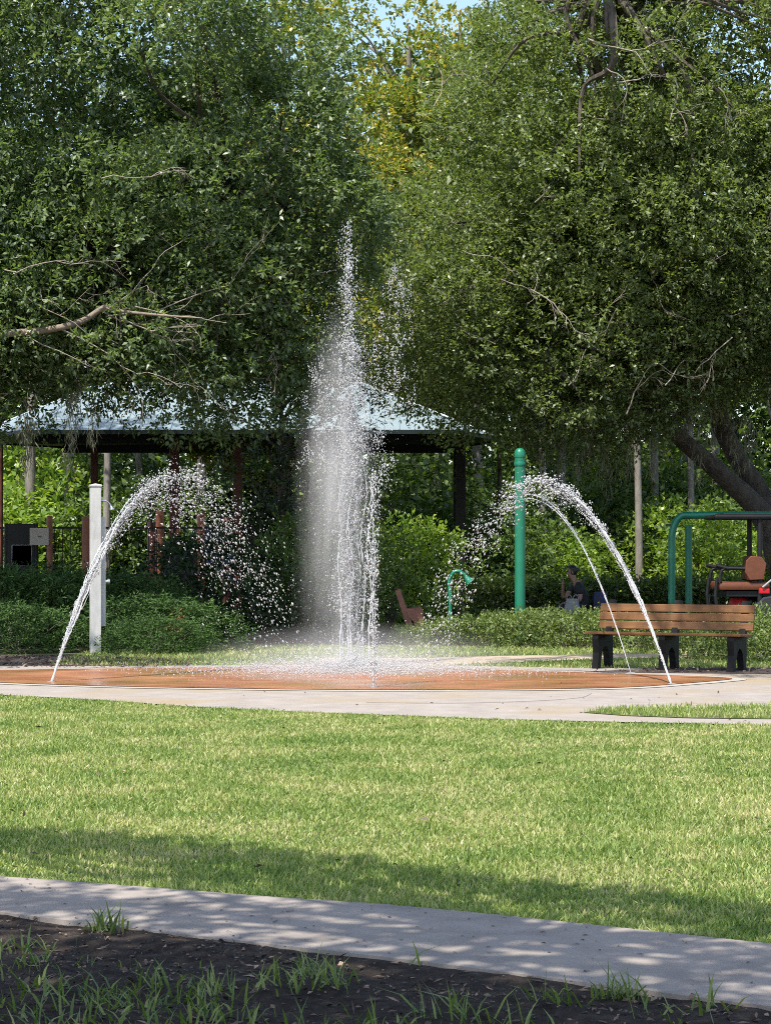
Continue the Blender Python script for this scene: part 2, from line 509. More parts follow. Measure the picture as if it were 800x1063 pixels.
def line_y(pts, x):
    xs = [p.x for p in pts]; ys = [p.y for p in pts]
    if x <= xs[0]:
        return ys[0] + (x - xs[0]) * (ys[1] - ys[0]) / (xs[1] - xs[0])
    if x >= xs[-1]:
        return ys[-1] + (x - xs[-1]) * (ys[-1] - ys[-2]) / (xs[-1] - xs[-2])
    return float(np.interp(x, xs, ys))


XS = np.linspace(-14, 9, 47)
far_e = [(x, line_y(pe, x) + 0.02 * math.sin(x * 3.1)) for x in XS]
near_e = [(x, line_y(pn, x) + 0.02 * math.sin(x * 2.3 + 1)) for x in XS]
mb = MB()
n = len(XS)
vsx = [(x, y, 0.03) for x, y in far_e] + [(x, y, 0.03) for x, y in near_e] + [(x, y + .005, -0.06) for x, y in far_e] + [(x, y - .005, -0.06) for x, y in near_e]
fsx = []
for i in range(n - 1):
    fsx.append((n + i, n + i + 1, i + 1, i))
    fsx.append((n + i, 3 * n + i, 3 * n + i + 1, n + i + 1))
    fsx.append((i, i + 1, 2 * n + i + 1, 2 * n + i))
mb.add(vsx, fsx)
tag(mb.build('footpath', M['concrete']), kind='structure')

def soil_z(X, Y):
    e = np.clip((np.vectorize(lambda x: line_y(pn, x))(X) - Y) / .25, 0, 1)
    r = .010 * np.sin(X * 7.1 + 2 * np.sin(Y * 3)) + .008 * np.sin(Y * 9.3 + X * 4) + .005 * np.sin(X * 23 + Y * 17) + .004 * np.sin(X * 41 - Y * 33)
    return .012 + r * (.45 + .55 * e) + .006 * (1 - e)


nx_, ny_ = 150, 90
gxx = np.linspace(-3.6, 3.4, nx_); V_ = []
for i in range(nx_):
    yt = line_y(pn, gxx[i]) + .002
    yy = yt - (np.linspace(0, 1, ny_) ** 1.3) * 4.5
    V_.append(np.stack([np.full(ny_, gxx[i]), yy, soil_z(np.full(ny_, gxx[i]), yy)], 1))
V_ = np.concatenate(V_)
ii, jj = np.meshgrid(np.arange(nx_ - 1), np.arange(ny_ - 1), indexing='ij'); ii = ii.ravel(); jj = jj.ravel()
so_ = link_mesh('soil_bed', np_mesh('soil_bed', V_, np.stack([ii * ny_ + jj + 1, (ii + 1) * ny_ + jj + 1, (ii + 1) * ny_ + jj, ii * ny_ + jj], 1)), M['soil'], None, True)
tag(so_, kind='structure')

# lawn between footpath and plaza
plz = [gr(-200, 712), gr(0, 722.5), gr(100, 727.5), gr(200, 735), gr(300, 740), gr(400, 743.5), gr(500, 747.5), gr(600, 750), gr(800, 754), gr(1000, 757)]


def plaza_y(x):
    return line_y([Vector(p) for p in plz], x)


LX = np.linspace(-10, 9, 60)
lawn = [(x, line_y(pe, x) + .02) for x in LX] + [(x, plaza_y(x) + .05) for x in LX[::-1]]
sheet('lawn', lawn, 0.0, M['turf'])
# concrete plaza
plaza = [(x, plaza_y(x)) for x in LX] + [(9, 27.2), (4.2, 28.6), (2.6, 28.6), (0, 29.6), (-3, 29.2), (-10, 28.6)]
sheet('plaza', plaza, 0.012, M['plaza'])
# red pad with its pale rim
pad_px = [(-90, 706), (0, 710.5), (100, 714), (200, 716), (350, 718), (500, 717.8), (600, 716.8), (660, 715), (705, 711.8), (740, 709), (760, 706.6),
          (742, 704.8), (700, 703), (650, 701.4), (560, 698.5), (450, 695.5), (300, 694), (200, 695), (100, 696), (0, 697.5), (-85, 700)]
pad = smooth_loop([gr(*p) for p in pad_px], 6)
sheet('splash_pad', pad, 0.024, M['pad'])
sheet('pad_rim', grow(pad, 0.17), 0.018, M['kerb'])
# narrow turf wedge in the plaza on the right
wedge = [gr(604, 741.5), gr(640, 737.5), gr(720, 736), gr(820, 735), gr(1000, 734), gr(1000, 749), gr(820, 748.5), gr(720, 747.5), gr(650, 745)]
sheet('turf_wedge', wedge, 0.018, M['turf'])
jl_ = bez([gr(380, 731), gr(470, 731.5), gr(550, 729.5), gr(600, 726), gr(614, 721.5)], 6)
ja = [p + Vector((0, .011, 0)) for p in jl_]; jb = [p - Vector((0, .011, 0)) for p in jl_]
sheet('plaza_joint', ja + jb[::-1], 0.0155, M['mulch'])
# lawn behind the pad, sandy path across it, mulch on the left
back_lawn = [(-3.4, 29.0), (-1.5, 29.4), (0, 29.5), (2.6, 28.5), (4.2, 28.5), (9, 27.1), (9, 36), (-2, 36), (-4.2, 33.2), (-8, 31.5)]
sheet('back_lawn', back_lawn, 0.0, M['turf'])
sp = [gr(330, 684), gr(430, 684), gr(520, 681.5), gr(620, 680), gr(760, 679)]
sp2 = [gr(760, 682.5), gr(640, 684.5), gr(560, 687), gr(470, 691), gr(330, 691)]
sheet('sandy_path', sp + sp2, 0.008, M['sand'])
mul = [gr(-200, 684), gr(60, 681), gr(150, 683), gr(205, 689), gr(190, 694), gr(80, 695), gr(-200, 694)]
sheet('mulch_bed', mul, 0.010, M['mulch'])
bed2 = [gr(380, 671), gr(800, 676), (9, 33), (9, 44), (-2, 44), (-1, 36)]
sheet('shrub_bed', bed2, 0.006, M['mulch'])
bed3 = [gr(600, 699), gr(650, 696.5), gr(760, 694.5), gr(1000, 694), gr(1000, 699), gr(800, 701)]
sheet('bench_bed', bed3, 0.016, M['mulch'])

# ------------------------------------------------------------------ grass


def blades(X, Y, z0, h, wd, lean=0.55):
    n = len(X)
    az = rng.uniform(0, 2 * np.pi, n)
    ln = rng.uniform(0.1, 1, n) * lean
    d = np.stack([np.cos(az) * ln, np.sin(az) * ln, np.ones(n)], 1); d = unit(d)
    az2 = rng.uniform(0, np.pi, n)
    b = np.stack([np.cos(az2), np.sin(az2), np.zeros(n)], 1)
    P = np.stack([X, Y, np.full(n, z0) if np.isscalar(z0) else np.asarray(z0)], 1)
    h = h[:, None]; wd = wd[:, None]
    mid = P + d * h * .55
    tip = P + d * h + np.stack([np.cos(az), np.sin(az), -0.5 * np.ones(n)], 1) * h * .28 * ln[:, None]
    v = np.stack([P - b * wd * .5, P + b * wd * .5, mid + b * wd * .42, tip, mid - b * wd * .42], 1)
    q = np.arange(n)[:, None] * 5
    f4 = np.concatenate([q + 0, q + 1, q + 2, q + 4], 1)
    f3 = np.concatenate([q + 4, q + 2, q + 3, q + 3], 1)
    return v.reshape(-1, 3), f4, np.concatenate([q + 4, q + 2, q + 3], 1)


def blades_mesh(name, X, Y, z0, h, wd, mat, lean=.55, parent=None):
    v, f4, f3 = blades(X, Y, z0, h, wd, lean)
    me = bpy.data.meshes.new(name)
    n4, n3 = len(f4), len(f3)
    me.vertices.add(len(v)); me.vertices.foreach_set('co', v.astype(np.float32).ravel())
    me.loops.add(n4 * 4 + n3 * 3)
    me.loops.foreach_set('vertex_index', np.concatenate([f4.ravel(), f3.ravel()]).astype(np.int32))
    me.polygons.add(n4 + n3)
    me.polygons.foreach_set('loop_start', np.concatenate([np.arange(n4) * 4, n4 * 4 + np.arange(n3) * 3]).astype(np.int32))
    me.polygons.foreach_set('loop_total', np.concatenate([np.full(n4, 4), np.full(n3, 3)]).astype(np.int32))
    me.update(calc_edges=True)
    return link_mesh(name, me, mat, parent)


pey = np.vectorize(lambda x: line_y(pe, x)); pny = np.vectorize(lambda x: line_y(pn, x)); plzy = np.vectorize(plaza_y)
N = 520000
Yg = 8.3 + (24.5 - 8.3) * rng.uniform(0, 1, N) ** 1.25
Xg = rng.uniform(-1, 1, N) * (0.174 * Yg + 2.4)
k = (Yg > pey(Xg) + 0.0) & (Yg < plzy(Xg) - .02)
Xg, Yg = Xg[k], Yg[k]
edge = np.exp(-((Yg - pey(Xg)) / .12) ** 2)
hh = rng.uniform(.018, .046, len(Xg)) * (1 + 0.5 * edge) * (1 + 0.25 * np.sin(Xg * 2.1 + 1.3 * np.sin(Yg)) * np.sin(Yg * 1.7))
o = blades_mesh('lawn_grass', Xg, Yg, 0.0, hh, rng.uniform(.0045, .0085, len(Xg)) * (1 + Yg / 40), M['grass'], lean=1.0)
tag(o, 'sunlit short grass of the lawn in front of the splash pad', 'grass', kind='stuff')
# grass on back lawn and wedge
N = 26000
Yb = rng.uniform(28.2, 35.5, N); Xb = rng.uniform(-4.5, 6.5, N)
from mathutils.geometry import intersect_point_tri_2d


def inside(poly, X, Y):
    r = np.zeros(len(X), bool); j = len(poly) - 1
    for i in range(len(poly)):
        xi, yi, xj, yj = poly[i][0], poly[i][1], poly[j][0], poly[j][1]
        c = ((yi > Y) != (yj > Y)) & (X < (xj - xi) * (Y - yi) / (yj - yi + 1e-12) + xi)
        r ^= c; j = i
    return r


kk = inside(back_lawn, Xb, Yb) & ~inside(sp + sp2, Xb, Yb) & ~inside(bed3, Xb, Yb) & ~inside(bed2, Xb, Yb)
Xb, Yb = Xb[kk], Yb[kk]
o = blades_mesh('back_grass', Xb, Yb, 0.0, rng.uniform(.03, .07, len(Xb)), rng.uniform(.010, .02, len(Xb)), M['grass'], 1.0)
tag(o, 'short grass between the splash pad and the shrub bed', 'grass', kind='stuff')
N = 16000
Xw = rng.uniform(1.6, 6, N); Yw = rng.uniform(19.5, 22.5, N)
kk = inside(wedge, Xw, Yw); Xw, Yw = Xw[kk], Yw[kk]
o = blades_mesh('wedge_grass', Xw, Yw, 0.018, rng.uniform(.03, .075, len(Xw)), rng.uniform(.006, .012, len(Xw)), M['grass'], .9)
tag(o, 'narrow strip of grass in the concrete at the right', 'grass', kind='stuff')

# foreground tufts (shaded, long weedy grass)
tx, ty, tn = [], [], []
tuft_px = [(20, 985, 70, .10), (100, 970, 55, .05), (112, 972, 40, .04), (445, 1005, 75, .05), (470, 1002, 25, .03), (640, 1038, 70, .05), (655, 1040, 30, .03),
           (165, 1030, 90, .12), (120, 1045, 120, .16), (60, 1040, 120, .18), (215, 1040, 90, .12), (320, 1020, 90, .09), (290, 1035, 60, .08),
           (345, 1030, 60, .06), (30, 1010, 60, .1), (575, 1045, 55, .05), (480, 1060, 60, .09), (20, 1060, 90, .16), (230, 1065, 80, .12), (700, 1063, 40, .1),
           (90, 1075, 120, .2), (180, 1080, 100, .2), (380, 1075, 70, .12), (250, 1085, 90, .2), (-30, 1010, 60, .15), (860, 1070, 60, .1), (740, 1055, 25, .05), (540, 1072, 40, .08)]
X, Y, Hh = [], [], []
for (px, py, c, s) in tuft_px:
    g = gr(px, py)
    m = int(c * .45)
    X += list(g.x + rng.normal(0, s * .8, m)); Y += list(g.y + rng.normal(0, s * .8, m))
    Hh += list(rng.uniform(.05, .155, m) * (1.0 if s < .1 else .75))
X, Y, Hh = map(np.array, (X, Y, Hh))
k = Y < pny(X) - .015
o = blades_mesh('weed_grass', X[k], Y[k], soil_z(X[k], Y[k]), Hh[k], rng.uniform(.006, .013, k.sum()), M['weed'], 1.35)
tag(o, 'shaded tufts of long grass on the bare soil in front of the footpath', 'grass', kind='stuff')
N = 1700
X = rng.uniform(-3.2, 3.2, N); Y = rng.uniform(6.2, 9.4, N)
nz = np.sin(X * 2.3 + 1) * np.sin(Y * 3.1) + np.sin(X * 5.1) * .5
k = (Y < pny(X) - .02) & (nz > 0.1 + .25 * X)
o = blades_mesh('short_weed_grass', X[k], Y[k], soil_z(X[k], Y[k]), rng.uniform(.02, .06, k.sum()), rng.uniform(.003, .006, k.sum()), M['weed'], 1.1)
tag(o, 'thin low grass over the shaded soil in the foreground', 'grass', kind='stuff')

# leaf litter and mulch chips on the soil, specks on the path, clods along the edge
N = 10000
X = rng.uniform(-3.2, 3.2, N); Y = rng.uniform(6.2, 9.3, N)
k = Y < pny(X) - .01
P = np.stack([X, Y, soil_z(X, Y) + rng.uniform(0.002, .012, N)], 1)[k]
nn = len(P)
A = np.stack([*(rng.normal(size=(2, nn))), rng.normal(size=nn) * .25], 1)
geo = leaves_geo(P, A, np.array([0, 0, 1.]) + rng.normal(size=(nn, 3)) * .4, rng.uniform(.010, .035, nn) * rng.choice([.7, 1, 1, 2.0], nn), rng.uniform(.005, .014, nn) * rng.choice([.7, 1, 1.6], nn))
tag(foliage('leaf_litter', geo, M['litter']), 'dark leaf litter and mulch chips on the bare soil', 'leaf litter', kind='stuff')
N = 260
X = rng.uniform(-2.8, 2.6, N); Y = np.array([line_y(pn, x) for x in X]); t = rng.uniform(0.02, .98, N); Y = Y + t * (pey(X) - Y)
P = np.stack([X, Y, np.full(N, 0.0335)], 1)
A = np.stack([*(rng.normal(size=(2, N))), np.zeros(N)], 1)
geo = leaves_geo(P, A, np.array([0, 0, 1.]) + rng.normal(size=(N, 3)) * .15, rng.uniform(.008, .03, N) * rng.choice([.5, .7, 1, 1.3], N), rng.uniform(.004, .014, N), .2)
tag(foliage('path_litter', geo, M['litter']), 'small dark leaf scraps scattered on the footpath', 'leaf litter', kind='stuff')
N = 130
X = rng.uniform(-4.5, 4.5, N); Y = rng.uniform(9, 25.5, N)
k = (Y > pey(X) + .1) & (np.abs(X) < .174 * Y + 1)
P = np.stack([X, Y, np.where(Y < plzy(X), .045, .016)], 1)[k]; nn = len(P)
geo = leaves_geo(P, np.stack([*(rng.normal(size=(2, nn))), rng.normal(size=nn) * .2], 1), np.array([0, 0, 1.]) + rng.normal(size=(nn, 3)) * .4, rng.uniform(.03, .06, nn), rng.uniform(.015, .028, nn), .3)
tag(foliage('fallen_leaves', geo, M['litter']), 'dry brown leaves scattered over the lawn and the plaza', 'leaf litter', kind='stuff')
# chips in the mulch beds
N = 7000
X = rng.uniform(-8, 6, N); Y = rng.uniform(27.5, 34, N)
k = inside(mul, X, Y) | inside(bed3, X, Y)
P = np.stack([X, Y, np.full(N, 0.02)], 1)[k]; nn = len(P)
geo = leaves_geo(P, np.stack([*(rng.normal(size=(2, nn))), rng.normal(size=nn) * .4], 1), np.array([0, 0, 1.]) + rng.normal(size=(nn, 3)) * .5, rng.uniform(.03, .1, nn), rng.uniform(.015, .03, nn))
tag(foliage('mulch_chips', geo, M['litter']), 'dark bark mulch chips in the beds beside the splash pad', 'mulch', kind='stuff')

# ------------------------------------------------------------------ trees


def tube_to(mb, a, b, r0, r1, sag=0.0, wig=0.15, n=7, seg=7):
    a, b = Vector(a), Vector(b); L = (b - a).length
    mid1 = a.lerp(b, .35) + Vector(rng.normal(size=3)) * wig * L * .3 + Vector((0, 0, -sag * L))
    mid2 = a.lerp(b, .7) + Vector(rng.normal(size=3)) * wig * L * .3 + Vector((0, 0, -sag * L))
    p = bez([a, mid1, mid2, b], seg)
    mb.tube(p, lerp_list([r0, r1], len(p)), n)
    return p


def bare_twigs(mb, start, direc, L, r, depth=3):
    start = Vector(start); direc = Vector(direc).normalized()
    pts = [start]; d = direc.copy()
    ns = 5
    for i in range(ns):
        d = (d + Vector(rng.normal(size=3)) * .22).normalized()
        pts.append(pts[-1] + d * L / ns)
    mb.tube(pts, lerp_list([r, r * .45], len(pts)), 5)
    if depth > 0:
        for i in range(2 if depth > 1 else 3):
            q = pts[random.randint(2, ns)]
            nd = (d + Vector(rng.normal(size=3)) * .55).normalized()
            bare_twigs(mb, q, nd, L * random.uniform(.45, .7), r * .55, depth - 1)


def moss_geo(points, n_per=70, length=0.9, width=0.09):
    V, Fc, b = [], [], 0
    parts = []
    for p in points:
        m = n_per
        l = length * rng.uniform(.5, 1.3)
        t = rng.uniform(0, 1, m)
        pos = np.array(p) + np.stack([rng.normal(0, width, m) * (1 - .6 * t), rng.normal(0, width, m) * (1 - .6 * t), -t * l], 1)
        A = np.stack([rng.normal(0, .28, m), rng.normal(0, .28, m), -np.ones(m)], 1)
        parts.append(leaves_geo(pos, A, rand_dirs(m), rng.uniform(.10, .26, m), rng.uniform(.008, .022, m), .3))
    return merge_geo(parts)


def oak(name, label, base, lobes, mat, limbs, per, L, W, group, kb=9, spacing=1.2, br=(.7, 1.15), inner=1500, moss=None, keep=None, twigs=None, branches=None, extra=()):
    t = thing(name, label, 'tree', base, 0, group)
    b = Vector(base)
    blobs = []
    for (c, r) in lobes:
        blobs += lobe_blobs(c, r, spacing, br, keep=keep)
    blobs += list(extra)
    P, D = blob_sprays(blobs, per)
    parts = [sprays(P, D, kb, L, W)]
    for (c, r) in lobes:                                     # deeper, sparser leaves that close the crown
        n = int(inner * (r[0] * r[2]) / 20)
        d = rand_dirs(n) * (rng.uniform(.35, .8, n)[:, None])
        pos = np.array(c) + d * np.array(r)
        parts.append(sprays(pos, rand_dirs(n), 6, L * 1.6, W * 1.8, twig=.4))
    v, f = merge_geo(parts)
    v = v - np.array(b)
    foliage('crown', (v, f), mat, t)
    mb = MB()
    for pts, rad in limbs:
        p = bez([Vector(q) - b for q in pts], 8)
        mb.tube(p, lerp_list(rad, len(p)), 12)
    # secondary limbs run out to clumps
    hubs = [Vector(q) for pts, rad in limbs for q in pts[1:]]
    for (q, nrm, bb, wgt) in blobs:
        if rng.uniform() < .42 and wgt > .5:
            h = min(hubs, key=lambda s: (s - Vector(q)).length)
            if (h - Vector(q)).length < 7.5:
                tube_to(mb, h - b, Vector(q) - b, rng.uniform(.05, .085), .014, sag=-.04, wig=.25, n=6)
    mb.build('trunk', M['bark'], t, True)
    if twigs:
        mb = MB()
        for (s, d, l, r) in twigs:
            bare_twigs(mb, Vector(s) - b, d, l, r, 3)
        fr = [q for q in blobs if q[3] == 1.0 and q[1][1] < -.2]
        for i in range(110):                                    # small dead twigs poking out of the leaves
            q = fr[int(rng.integers(len(fr)))]
            st_ = Vector(q[0]) + Vector((0, -.55 * q[2], 0)) - b
            bare_twigs(mb, st_, (rng.normal(), -.5, rng.normal() * .7), rng.uniform(.3, .7), rng.uniform(.006, .011), 2)
        tw = mb.build('bare_twigs', M['twig'], t, True)
        tw['label'] = 'pale grey leafless twigs'
    if branches:
        mb = MB()
        for pts, rad in branches:
            p = bez([Vector(q) - b for q in pts], 8)
            mb.tube(p, lerp_list(rad, len(p)), 9)
        br_ = mb.build('dead_branch', M['branch'], t, True)
        br_['label'] = 'bare tan branch reaching out of the left edge'
    if moss:
        foliage('hanging_moss', moss_geo([np.array(m) - np.array(b) for m in moss]), M['moss'], t)
    return t


def shade_bough(targets, hs, n, b=(.25, .5)):
    out = []
    for i in range(n):
        g = Vector(random.choice(targets)); g = g + Vector((rng.normal(0, .55), rng.normal(0, .45), 0))
        s = g + SUN * (rng.uniform(*hs) / SUN.z)
        out.append((np.array(s), np.array([0, 0, 1.]), rng.uniform(*b), .55))
    return out


# unseen leaf clumps added up-sun above the frame to dapple the bench and beds
shade_bough_r = shade_bough([(3.0, 29.2, 0), (3.6, 28.2, 0), (4.2, 27.8, 0), (2.6, 30.2, 0), (3.4, 30.2, 0), (1.8, 30.6, 0), (4.8, 28.4, 0), (5.2, 27.4, 0), (4.2, 30, 0), (4.6, 26.9, 0)], (10, 11.5), 75, (.22, .42))
shade_bough_l = shade_bough([(-3.4, 30.6, 0), (-4.2, 29.8, 0), (-5.2, 29.6, 0), (-6, 29.6, 0), (-3.0, 29.6, 0), (-4.6, 31, 0)], (10, 11.5), 60, (.3, .5))
# left oak: trunk stands out of frame to the left
lo_base = (-10.2, 36.5, 0)


def keep_left(q):
    px = 400 + F * q[0] / q[1]; py = HZ - (q[2] - H0) * F / q[1]
    low = np.interp(px, [-400, 0, 60, 150, 220, 270, 330, 370, 420], [455, 415, 405, 408, 420, 440, 450, 385, 100])
    return py < low and px < np.interp(py, [-100, 0, 80, 160, 300, 400], [250, 285, 322, 350, 385, 385])


oak('oak_tree', 'broad dark green oak filling the upper left, a bare branch under its crown', lo_base,
    [((-9.5, 37.5, 9.5), (6.5, 5.0, 5.6)), ((-4.4, 36.2, 9.0), (4.1, 3.6, 4.6)), ((-4.5, 35.3, 5.4), (3.4, 2.4, 1.7)), ((-2.2, 35.6, 6.4), (1.9, 2.0, 2.6)), ((-7.2, 34.6, 5.3), (2.4, 2.0, 1.5))],
    M['oak'],
    [([lo_base, (-10.0, 36.5, 2.2), (-8.8, 36.4, 4.6), (-7.2, 36.8, 7.5), (-6.2, 37, 11)], [.48, .4, .32, .22, .08]),
     ([(-9.4, 36.4, 3.6), (-7.2, 35.8, 5.6), (-4.6, 35.6, 6.6), (-2.4, 35.6, 7.2)], [.26, .2, .13, .05]),
     ([(-6.2, 37, 11), (-7.2, 34, 11.4), (-8.2, 30.5, 11.2), (-8.3, 27.8, 10.9)], [.14, .11, .08, .04]),  # limb added to carry the unseen shade clumps
     ([(-9.9, 36.4, 2.8), (-11.5, 36.8, 5.6), (-12.5, 37, 8.8)], [.28, .2, .08])],
    26, .100, .047, None, spacing=1.15, br=(.55, 1.0), keep=keep_left, inner=1000, extra=shade_bough_l,
    twigs=[(at(105, 322, 32.85), (1, .1, .05), 1.5, 0.0150), (at(110, 328, 32.85), (1, -.1, -.25), 1.9, 0.0135), (at(60, 340, 32.85), (.8, .1, -.5), 1.5, 0.0120), (at(112, 320, 32.85), (.7, 0, .5), 1.1, 0.0112),
           (at(20, 300, 32.65), (.6, 0, -.6), 1.2, 0.0105), (at(125, 330, 32.75), (.8, 0, -.6), 1.3, 0.0112), (at(140, 318, 32.75), (1, 0, -.15), 1.4, 0.0105), (at(30, 350, 32.65), (.7, 0, -.7), 1.2, 0.0097),
           (at(5, 280, 32.25), (.7, -.2, -.4), 1.1, 0.0105), (at(105, 185, 31.25), (.8, -.3, .1), .9, 0.0090)],
    branches=[([(-9.2, 36.2, 3.9), at(-120, 362, 33.45), at(-20, 349, 33.05), at(50, 342, 32.85), at(85, 333, 32.85), at(108, 319, 32.85), at(118, 322, 32.80), at(165, 327, 32.65), at(210, 330, 32.55)], [.12, .085, .058, .052, .046, .040, .027, .02, .008])],
    moss=[at(x, y, 33.4) for x, y in [(25, 415), (30, 425), (75, 405), (72, 415), (78, 400), (30, 405), (95, 420)]])

# right oak: leaning trunk behind the golf cart
ro_base = (7.9, 41.0, 0)


def keep_right(q):
    px = 400 + F * q[0] / q[1]; py = HZ - (q[2] - H0) * F / q[1]
    low = np.interp(px, [360, 390, 420, 470, 520, 600, 660, 720, 800, 1000], [-50, 370, 408, 420, 440, 466, 450, 405, 375, 420])
    left = np.interp(py, [-100, 0, 60, 160, 330, 500], [580, 555, 515, 465, 410, 392])
    return py < low and px > left


oak('oak_tree', 'huge olive green oak filling the upper right, thick leaning limbs with grey moss below', ro_base,
    [((7.0, 41.0, 9.8), (6.4, 5.0, 5.6)), ((2.7, 39.5, 8.9), (2.7, 3.0, 4.0)), ((3.4, 38.6, 5.3), (3.0, 2.4, 1.9)), ((6.6, 38.4, 6.6), (3.2, 2.4, 2.4)), ((1.4, 39.0, 5.6), (1.7, 1.9, 2.1)), ((5.0, 38.0, 9.8), (3.0, 2.6, 3.0)), ((4.5, 37.2, 7.2), (2.4, 1.8, 2.0)), ((3.9, 39.6, 4.2), (2.3, 1.8, 1.1))],
    M['oak_olive'],
    [([ro_base, (7.4, 41.0, 1.6), at(785, 527, 40.8), at(752, 495, 40.6), at(715, 463, 40.4), at(690, 440, 40.2), at(640, 390, 39.8), at(590, 330, 39.6)], [.55, .44, .20, .175, .155, .14, .09, .05]),
     ([(7.6, 41.1, 1.2), at(790, 515, 41.2), at(768, 480, 41.2), at(748, 440, 41.2), at(742, 400, 41.0), at(720, 320, 40.6), at(680, 200, 40.2)], [.4, .2, .18, .18, .18, .12, .05]),
     ([(7.9, 41.1, 1.2), at(860, 440, 41), at(880, 300, 41), at(840, 120, 41)], [.4, .3, .2, .08]),
     ([at(680, 200, 40.2), (3.6, 36, 11.0), (1.6, 31, 11.3), (.4, 27.4, 11.0)], [.12, .12, .09, .04]),  # added limb holding the unseen clumps that dapple the bench
     ([at(742, 400, 41.0), at(790, 340, 40), at(830, 260, 39.5)], [.14, .1, .05])],
    30, .086, .041, None, spacing=1.12, br=(.5, .95), keep=keep_right, inner=1200, extra=shade_bough_r,
    twigs=[(at(610, 40, 35.00), (1, 0, -.45), 1.18, 0.015), (at(628, 70, 34.80), (.6, -.2, -.5), 0.56, 0.012), (at(700, 80, 34.80), (.7, 0, -.8), 0.81, 0.013), (at(640, 85, 34.80), (.9, -.2, -.1), 0.43, 0.011),
           (at(550, 300, 35.40), (1, 0, -.35), 0.74, 0.013), (at(520, 290, 35.40), (.9, 0, -.5), 0.62, 0.011), (at(650, 430, 36.20), (.7, 0, .8), 0.99, 0.013), (at(690, 400, 36.20), (.6, 0, .7), 0.62, 0.012),
           (at(590, 400, 35.80), (.6, 0, .7), 0.68, 0.011), (at(480, 260, 36.00), (.8, 0, -.7), 0.56, 0.009), (at(450, 110, 36.80), (.2, 0, 1), 0.74, 0.011), (at(555, 210, 35.40), (.8, 0, .4), 0.37, 0.012), (at(760, 350, 35.80), (-.7, 0, -.6), 0.87, 0.011),
           (at(640, 320, 35.60), (-.3, 0, -.9), 0.62, 0.009), (at(745, 90, 34.80), (.5, 0, -.7), 0.56, 0.009)],
    moss=[at(x, y, 38.6 - .3 * (i % 3)) for i, (x, y) in enumerate([(712, 375), (716, 385), (738, 380), (742, 395), (748, 400), (735, 405), (760, 425), (763, 430), (775, 425), (725, 440), (600, 420), (612, 430), (665, 420), (700, 380), (780, 430), (755, 375), (745, 370), (730, 372), (570, 420), (640, 440), (625, 425), (560, 440), (585, 450), (600, 455), (630, 455), (650, 450), (675, 435), (690, 420), (545, 430), (655, 435), (610, 445)])])


def slim_tree(name, label, base, h, r, lobes, mat, n_sp, L, W, group=None, bark='pale_bark', lean=(0, 0), kb=8, spacing=1.3, br=(.6, 1.0)):
    t = thing(name, label, 'tree', base, 0, group)
    blobs = []
    for (c, rr) in lobes:
        blobs += lobe_blobs(c, rr, spacing, br, back=.5)
    P, D = blob_sprays(blobs, n_sp)
    foliage('crown', sprays(P, D, kb, L, W), mat, t)
    mb = MB()
    lx, ly = lean
    p = bez([(0, 0, -.1), (lx * .3 + rng.normal(0, .05), ly * .3, h * .3), (lx * .7, ly * .7 + rng.normal(0, .05), h * .65), (lx, ly, h)], 8)
    mb.tube(p, lerp_list([r * 1.25, r, r * .8, r * .3], len(p)), 10)
    for (q, nrm, bb, wgt) in blobs:
        if rng.uniform() < .5:
            s = p[min(len(p) - 1, max(0, int(len(p) * min(.95, max(.3, q[2] / h - .15)))))]
            tube_to(mb, s, q, r * .35, .012, sag=-.03, n=5, seg=4)
    mb.build('trunk', M[bark], t, True)
    return t


# centre trees behind the pavilion gap
slim_tree('broadleaf_tree', 'tall yellowing tree in the gap between the two oaks, sky showing through its top', (0.6, 57, 0), 15, .17,
          [((-.7, 0, 9.0), (3.0, 2.5, 3.6)), ((.9, 0, 12.6), (1.5, 1.4, 2.6)), ((1.9, .3, 11.2), (1.9, 1.8, 3.6)), ((-1.2, 0, 13.2), (1.6, 1.4, 2.6)), ((3.0, 0, 11.6), (1.6, 1.5, 2.8)), ((1.2, -.5, 8.2), (2.6, 1.8, 2.4))], M['yellow'], 7.5, .15, .085, spacing=1.25)
slim_tree('broadleaf_tree', 'second yellow green tree left of the gap at the top centre', (-2.3, 50, 0), 13.5, .16,
          [((.2, 0, 8.9), (2.3, 2.0, 4.9)), ((0, 0, 5.6), (2.0, 2.0, 2.4))], M['yellow'], 10, .14, .075)

# slender trees of the woods
g_w = 'slender trees of the woods behind the playground'
lab_w = 'slender pale trunked tree in the shaded woods behind the park'
variants = []
for s in range(3):
    variants.append(slim_tree('slender_tree', lab_w, (0, 0, 0), 13 + s, .10 + .015 * s,
                    [((0.3 * s, 0, 9.5 + s), (2.2, 2.2, 2.8)), ((-.5, .3, 7.5 + .6 * s), (1.6, 1.6, 1.8))], M['wood'], 3, .20, .10, g_w, lean=(.5 * s - .4, .2), kb=7))
wood_px = [(110, 56), (72, 60), (30, 58), (148, 62), (205, 58), (240, 64), (300, 60), (425, 62), (500, 58), (565, 57), (587, 60), (640, 70), (664, 57), (682, 61), (691, 66), (718, 60), (745, 66), (540, 68), (455, 64), (-15, 62), (820, 60), (350, 66)]
for i, (px, Y) in enumerate(wood_px):
    o = variants[i] if i < 3 else copy_tree(variants[i % 3])
    o.location = ((px - 400) / F * Y, Y, 0); o.rotation_euler.z = rng.uniform(0, 6.28)
    s = rng.uniform(.85, 1.15); o.scale = (s, s, rng.uniform(.9, 1.15))

